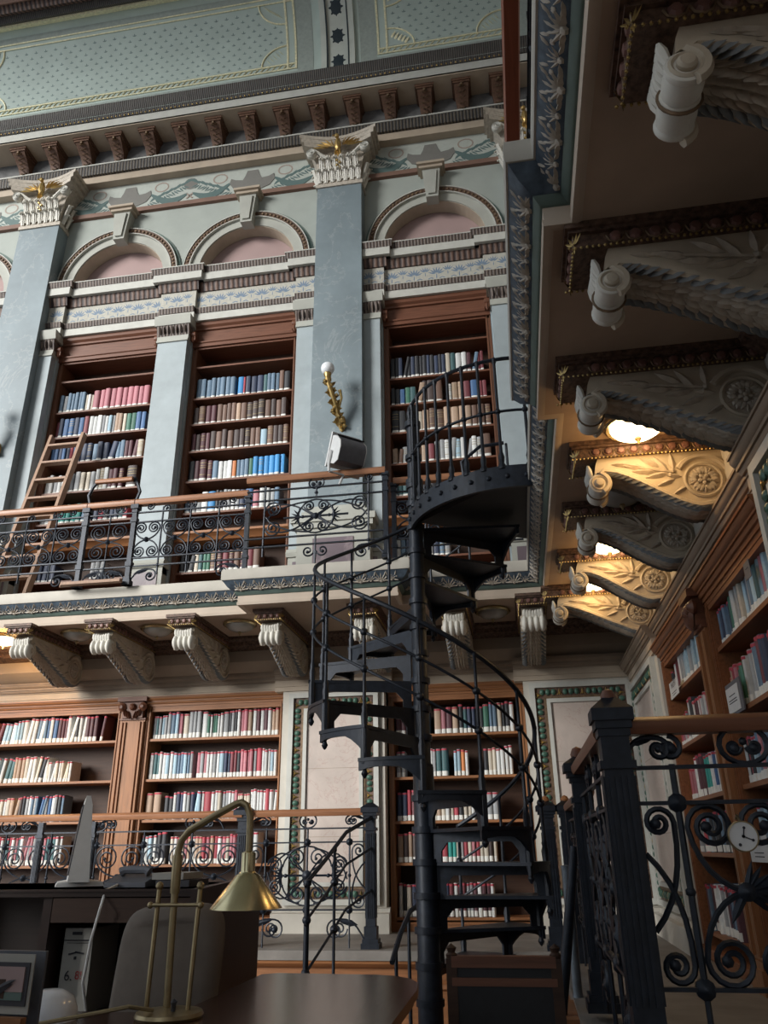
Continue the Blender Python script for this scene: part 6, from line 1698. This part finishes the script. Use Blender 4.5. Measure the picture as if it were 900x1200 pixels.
# chair before the staircase
CX_, CY_ = -.11, 3.40
t = thing('wooden_chair', 'black leather chair with brown wooden rails in front of the staircase', 'chair', (CX_, CY_, -1.25))
for s in (-1, 1):
    x = CX_ + s * .195
    mb = MB().box(x - .02, x + .02, CY_ - .02, CY_ + .02, -1.25, -.385); mb.lathe([(.02, 0), (.022, .012), (.014, .02), (.02, .035), (0, .05)], (x, CY_, -.385), 10)
    part(t, 'leg', mb, M['oak_dark'])
    part(t, 'leg', MB().box(x - .02, x + .02, CY_ + .40, CY_ + .44, -1.25, -.80), M['oak_dark'])
part(t, 'top_rail', MB().box(CX_ - .195, CX_ + .195, CY_ - .022, CY_ + .022, -.415, -.377), M['mahog'])
part(t, 'lower_rail', MB().box(CX_ - .195, CX_ + .195, CY_ - .022, CY_ + .022, -.475, -.448), M['mahog'])
mb = MB(); mb.box(CX_ - .175, CX_ + .175, CY_ - .012, CY_ + .014, -.448, -.415); mb.box(CX_ - .175, CX_ + .175, CY_ - .016, CY_ + .014, -.80, -.475)
part(t, 'backrest', mb, M['black_leather'])
mb = MB(); mb.mz(-.82, -.77, [(CX_ - .22, CY_ - .02), (CX_ + .22, CY_ - .02), (CX_ + .20, CY_ + .44), (CX_ - .20, CY_ + .44)]); part(t, 'seat', mb, M['black_leather'])
# leaning tube and low post by the side railing, short run of steps to the platform
t = thing('step_handrail', 'slim dark steel tube handrail of the side steps, leaning', 'handrail', (.10, 4.6, -1.25))
mb = MB().tube([(.03, 4.55, -1.2), (.16, 4.58, -.55), (.235, 4.60, -.16), (.262, 4.60, .0)], [.030, .028, .024, .020], 10); part(t, 'tube', mb, M['iron'])
mb = MB(); 
for q in (-.05, -.10): mb.sph((.285, 4.60, q), .016, 8, 6); mb.tube([(.25, 4.6, q), (.285, 4.6, q)], .007, 6)
part(t, 'fixing', mb, M['steel'])
part(t, 'foot', MB().box(-.02, .08, 4.5, 4.6, -1.25, -1.19), M['steel'])
solo('post', MB().lathe([(.03, 0), (.026, .02), (.026, .62), (.028, .64), (0, .645)], (.225, 4.95, PZ), 12), M['steel'], 'short grey steel tube post behind the leaning handrail', 'post')
def f(b):
    for k in range(3): b.box(-.20 + .13 * k, .22, 4.45, 5.0, -1.25, -1.08 + .17 * k - .02)
S1('platform_steps', M['oak'], f)

# ------------------------------------------------------------------ camera, daylight, view
cam = bpy.data.cameras.new('camera'); co = bpy.data.objects.new('camera', cam); COL.objects.link(co)
cam.sensor_fit = 'VERTICAL'; cam.sensor_height = 36; cam.sensor_width = 27
cam.lens = FPX / 1200 * 36; cam.clip_start = .05; cam.clip_end = 200
Mx = Matrix((rt, upv, -fw)).transposed().to_4x4(); co.matrix_world = Mx
S.camera = co
sd = bpy.data.lights.new('daylight', 'SUN'); sd.energy = 5.2; sd.color = (1.0, .98, .94); sd.angle = math.radians(26)
so = bpy.data.objects.new('daylight', sd); COL.objects.link(so)
d = Vector((.66, .80, -.29)).normalized()
so.rotation_euler = d.to_track_quat('-Z', 'Y').to_euler(); so.location = (-8, -8, 6)
# overcast sky through the tall windows of the opposite and left walls : brighter towards them
w = bpy.data.worlds.new('hall_daylight'); S.world = w; w.use_nodes = True
nt = w.node_tree; bg = nt.nodes['Background']; bg.inputs['Color'].default_value = (.80, .90, 1.0, 1)
tc = nt.nodes.new('ShaderNodeTexCoord')
vm = nt.nodes.new('ShaderNodeVectorMath'); vm.operation = 'DOT_PRODUCT'; vm.inputs[1].default_value = Vector((-.80, -.45, .38)).normalized()
nt.links.new(tc.outputs['Generated'], vm.inputs[0])
mr = nt.nodes.new('ShaderNodeMapRange'); mr.inputs['From Min'].default_value = -.2; mr.inputs['From Max'].default_value = 1
mr.inputs['To Min'].default_value = .215; mr.inputs['To Max'].default_value = 1.0
nt.links.new(vm.outputs['Value'], mr.inputs['Value']); nt.links.new(mr.outputs['Result'], bg.inputs['Strength'])
vs_ = S.view_settings
vs_.view_transform = 'Standard'; vs_.look = 'None'; vs_.gamma = 1; vs_.exposure = 0; vs_.use_curve_mapping = False
# lift everything so that the hall floor is z = 0
for o in bpy.data.objects:
    if o.parent is None: o.location.z += EYE
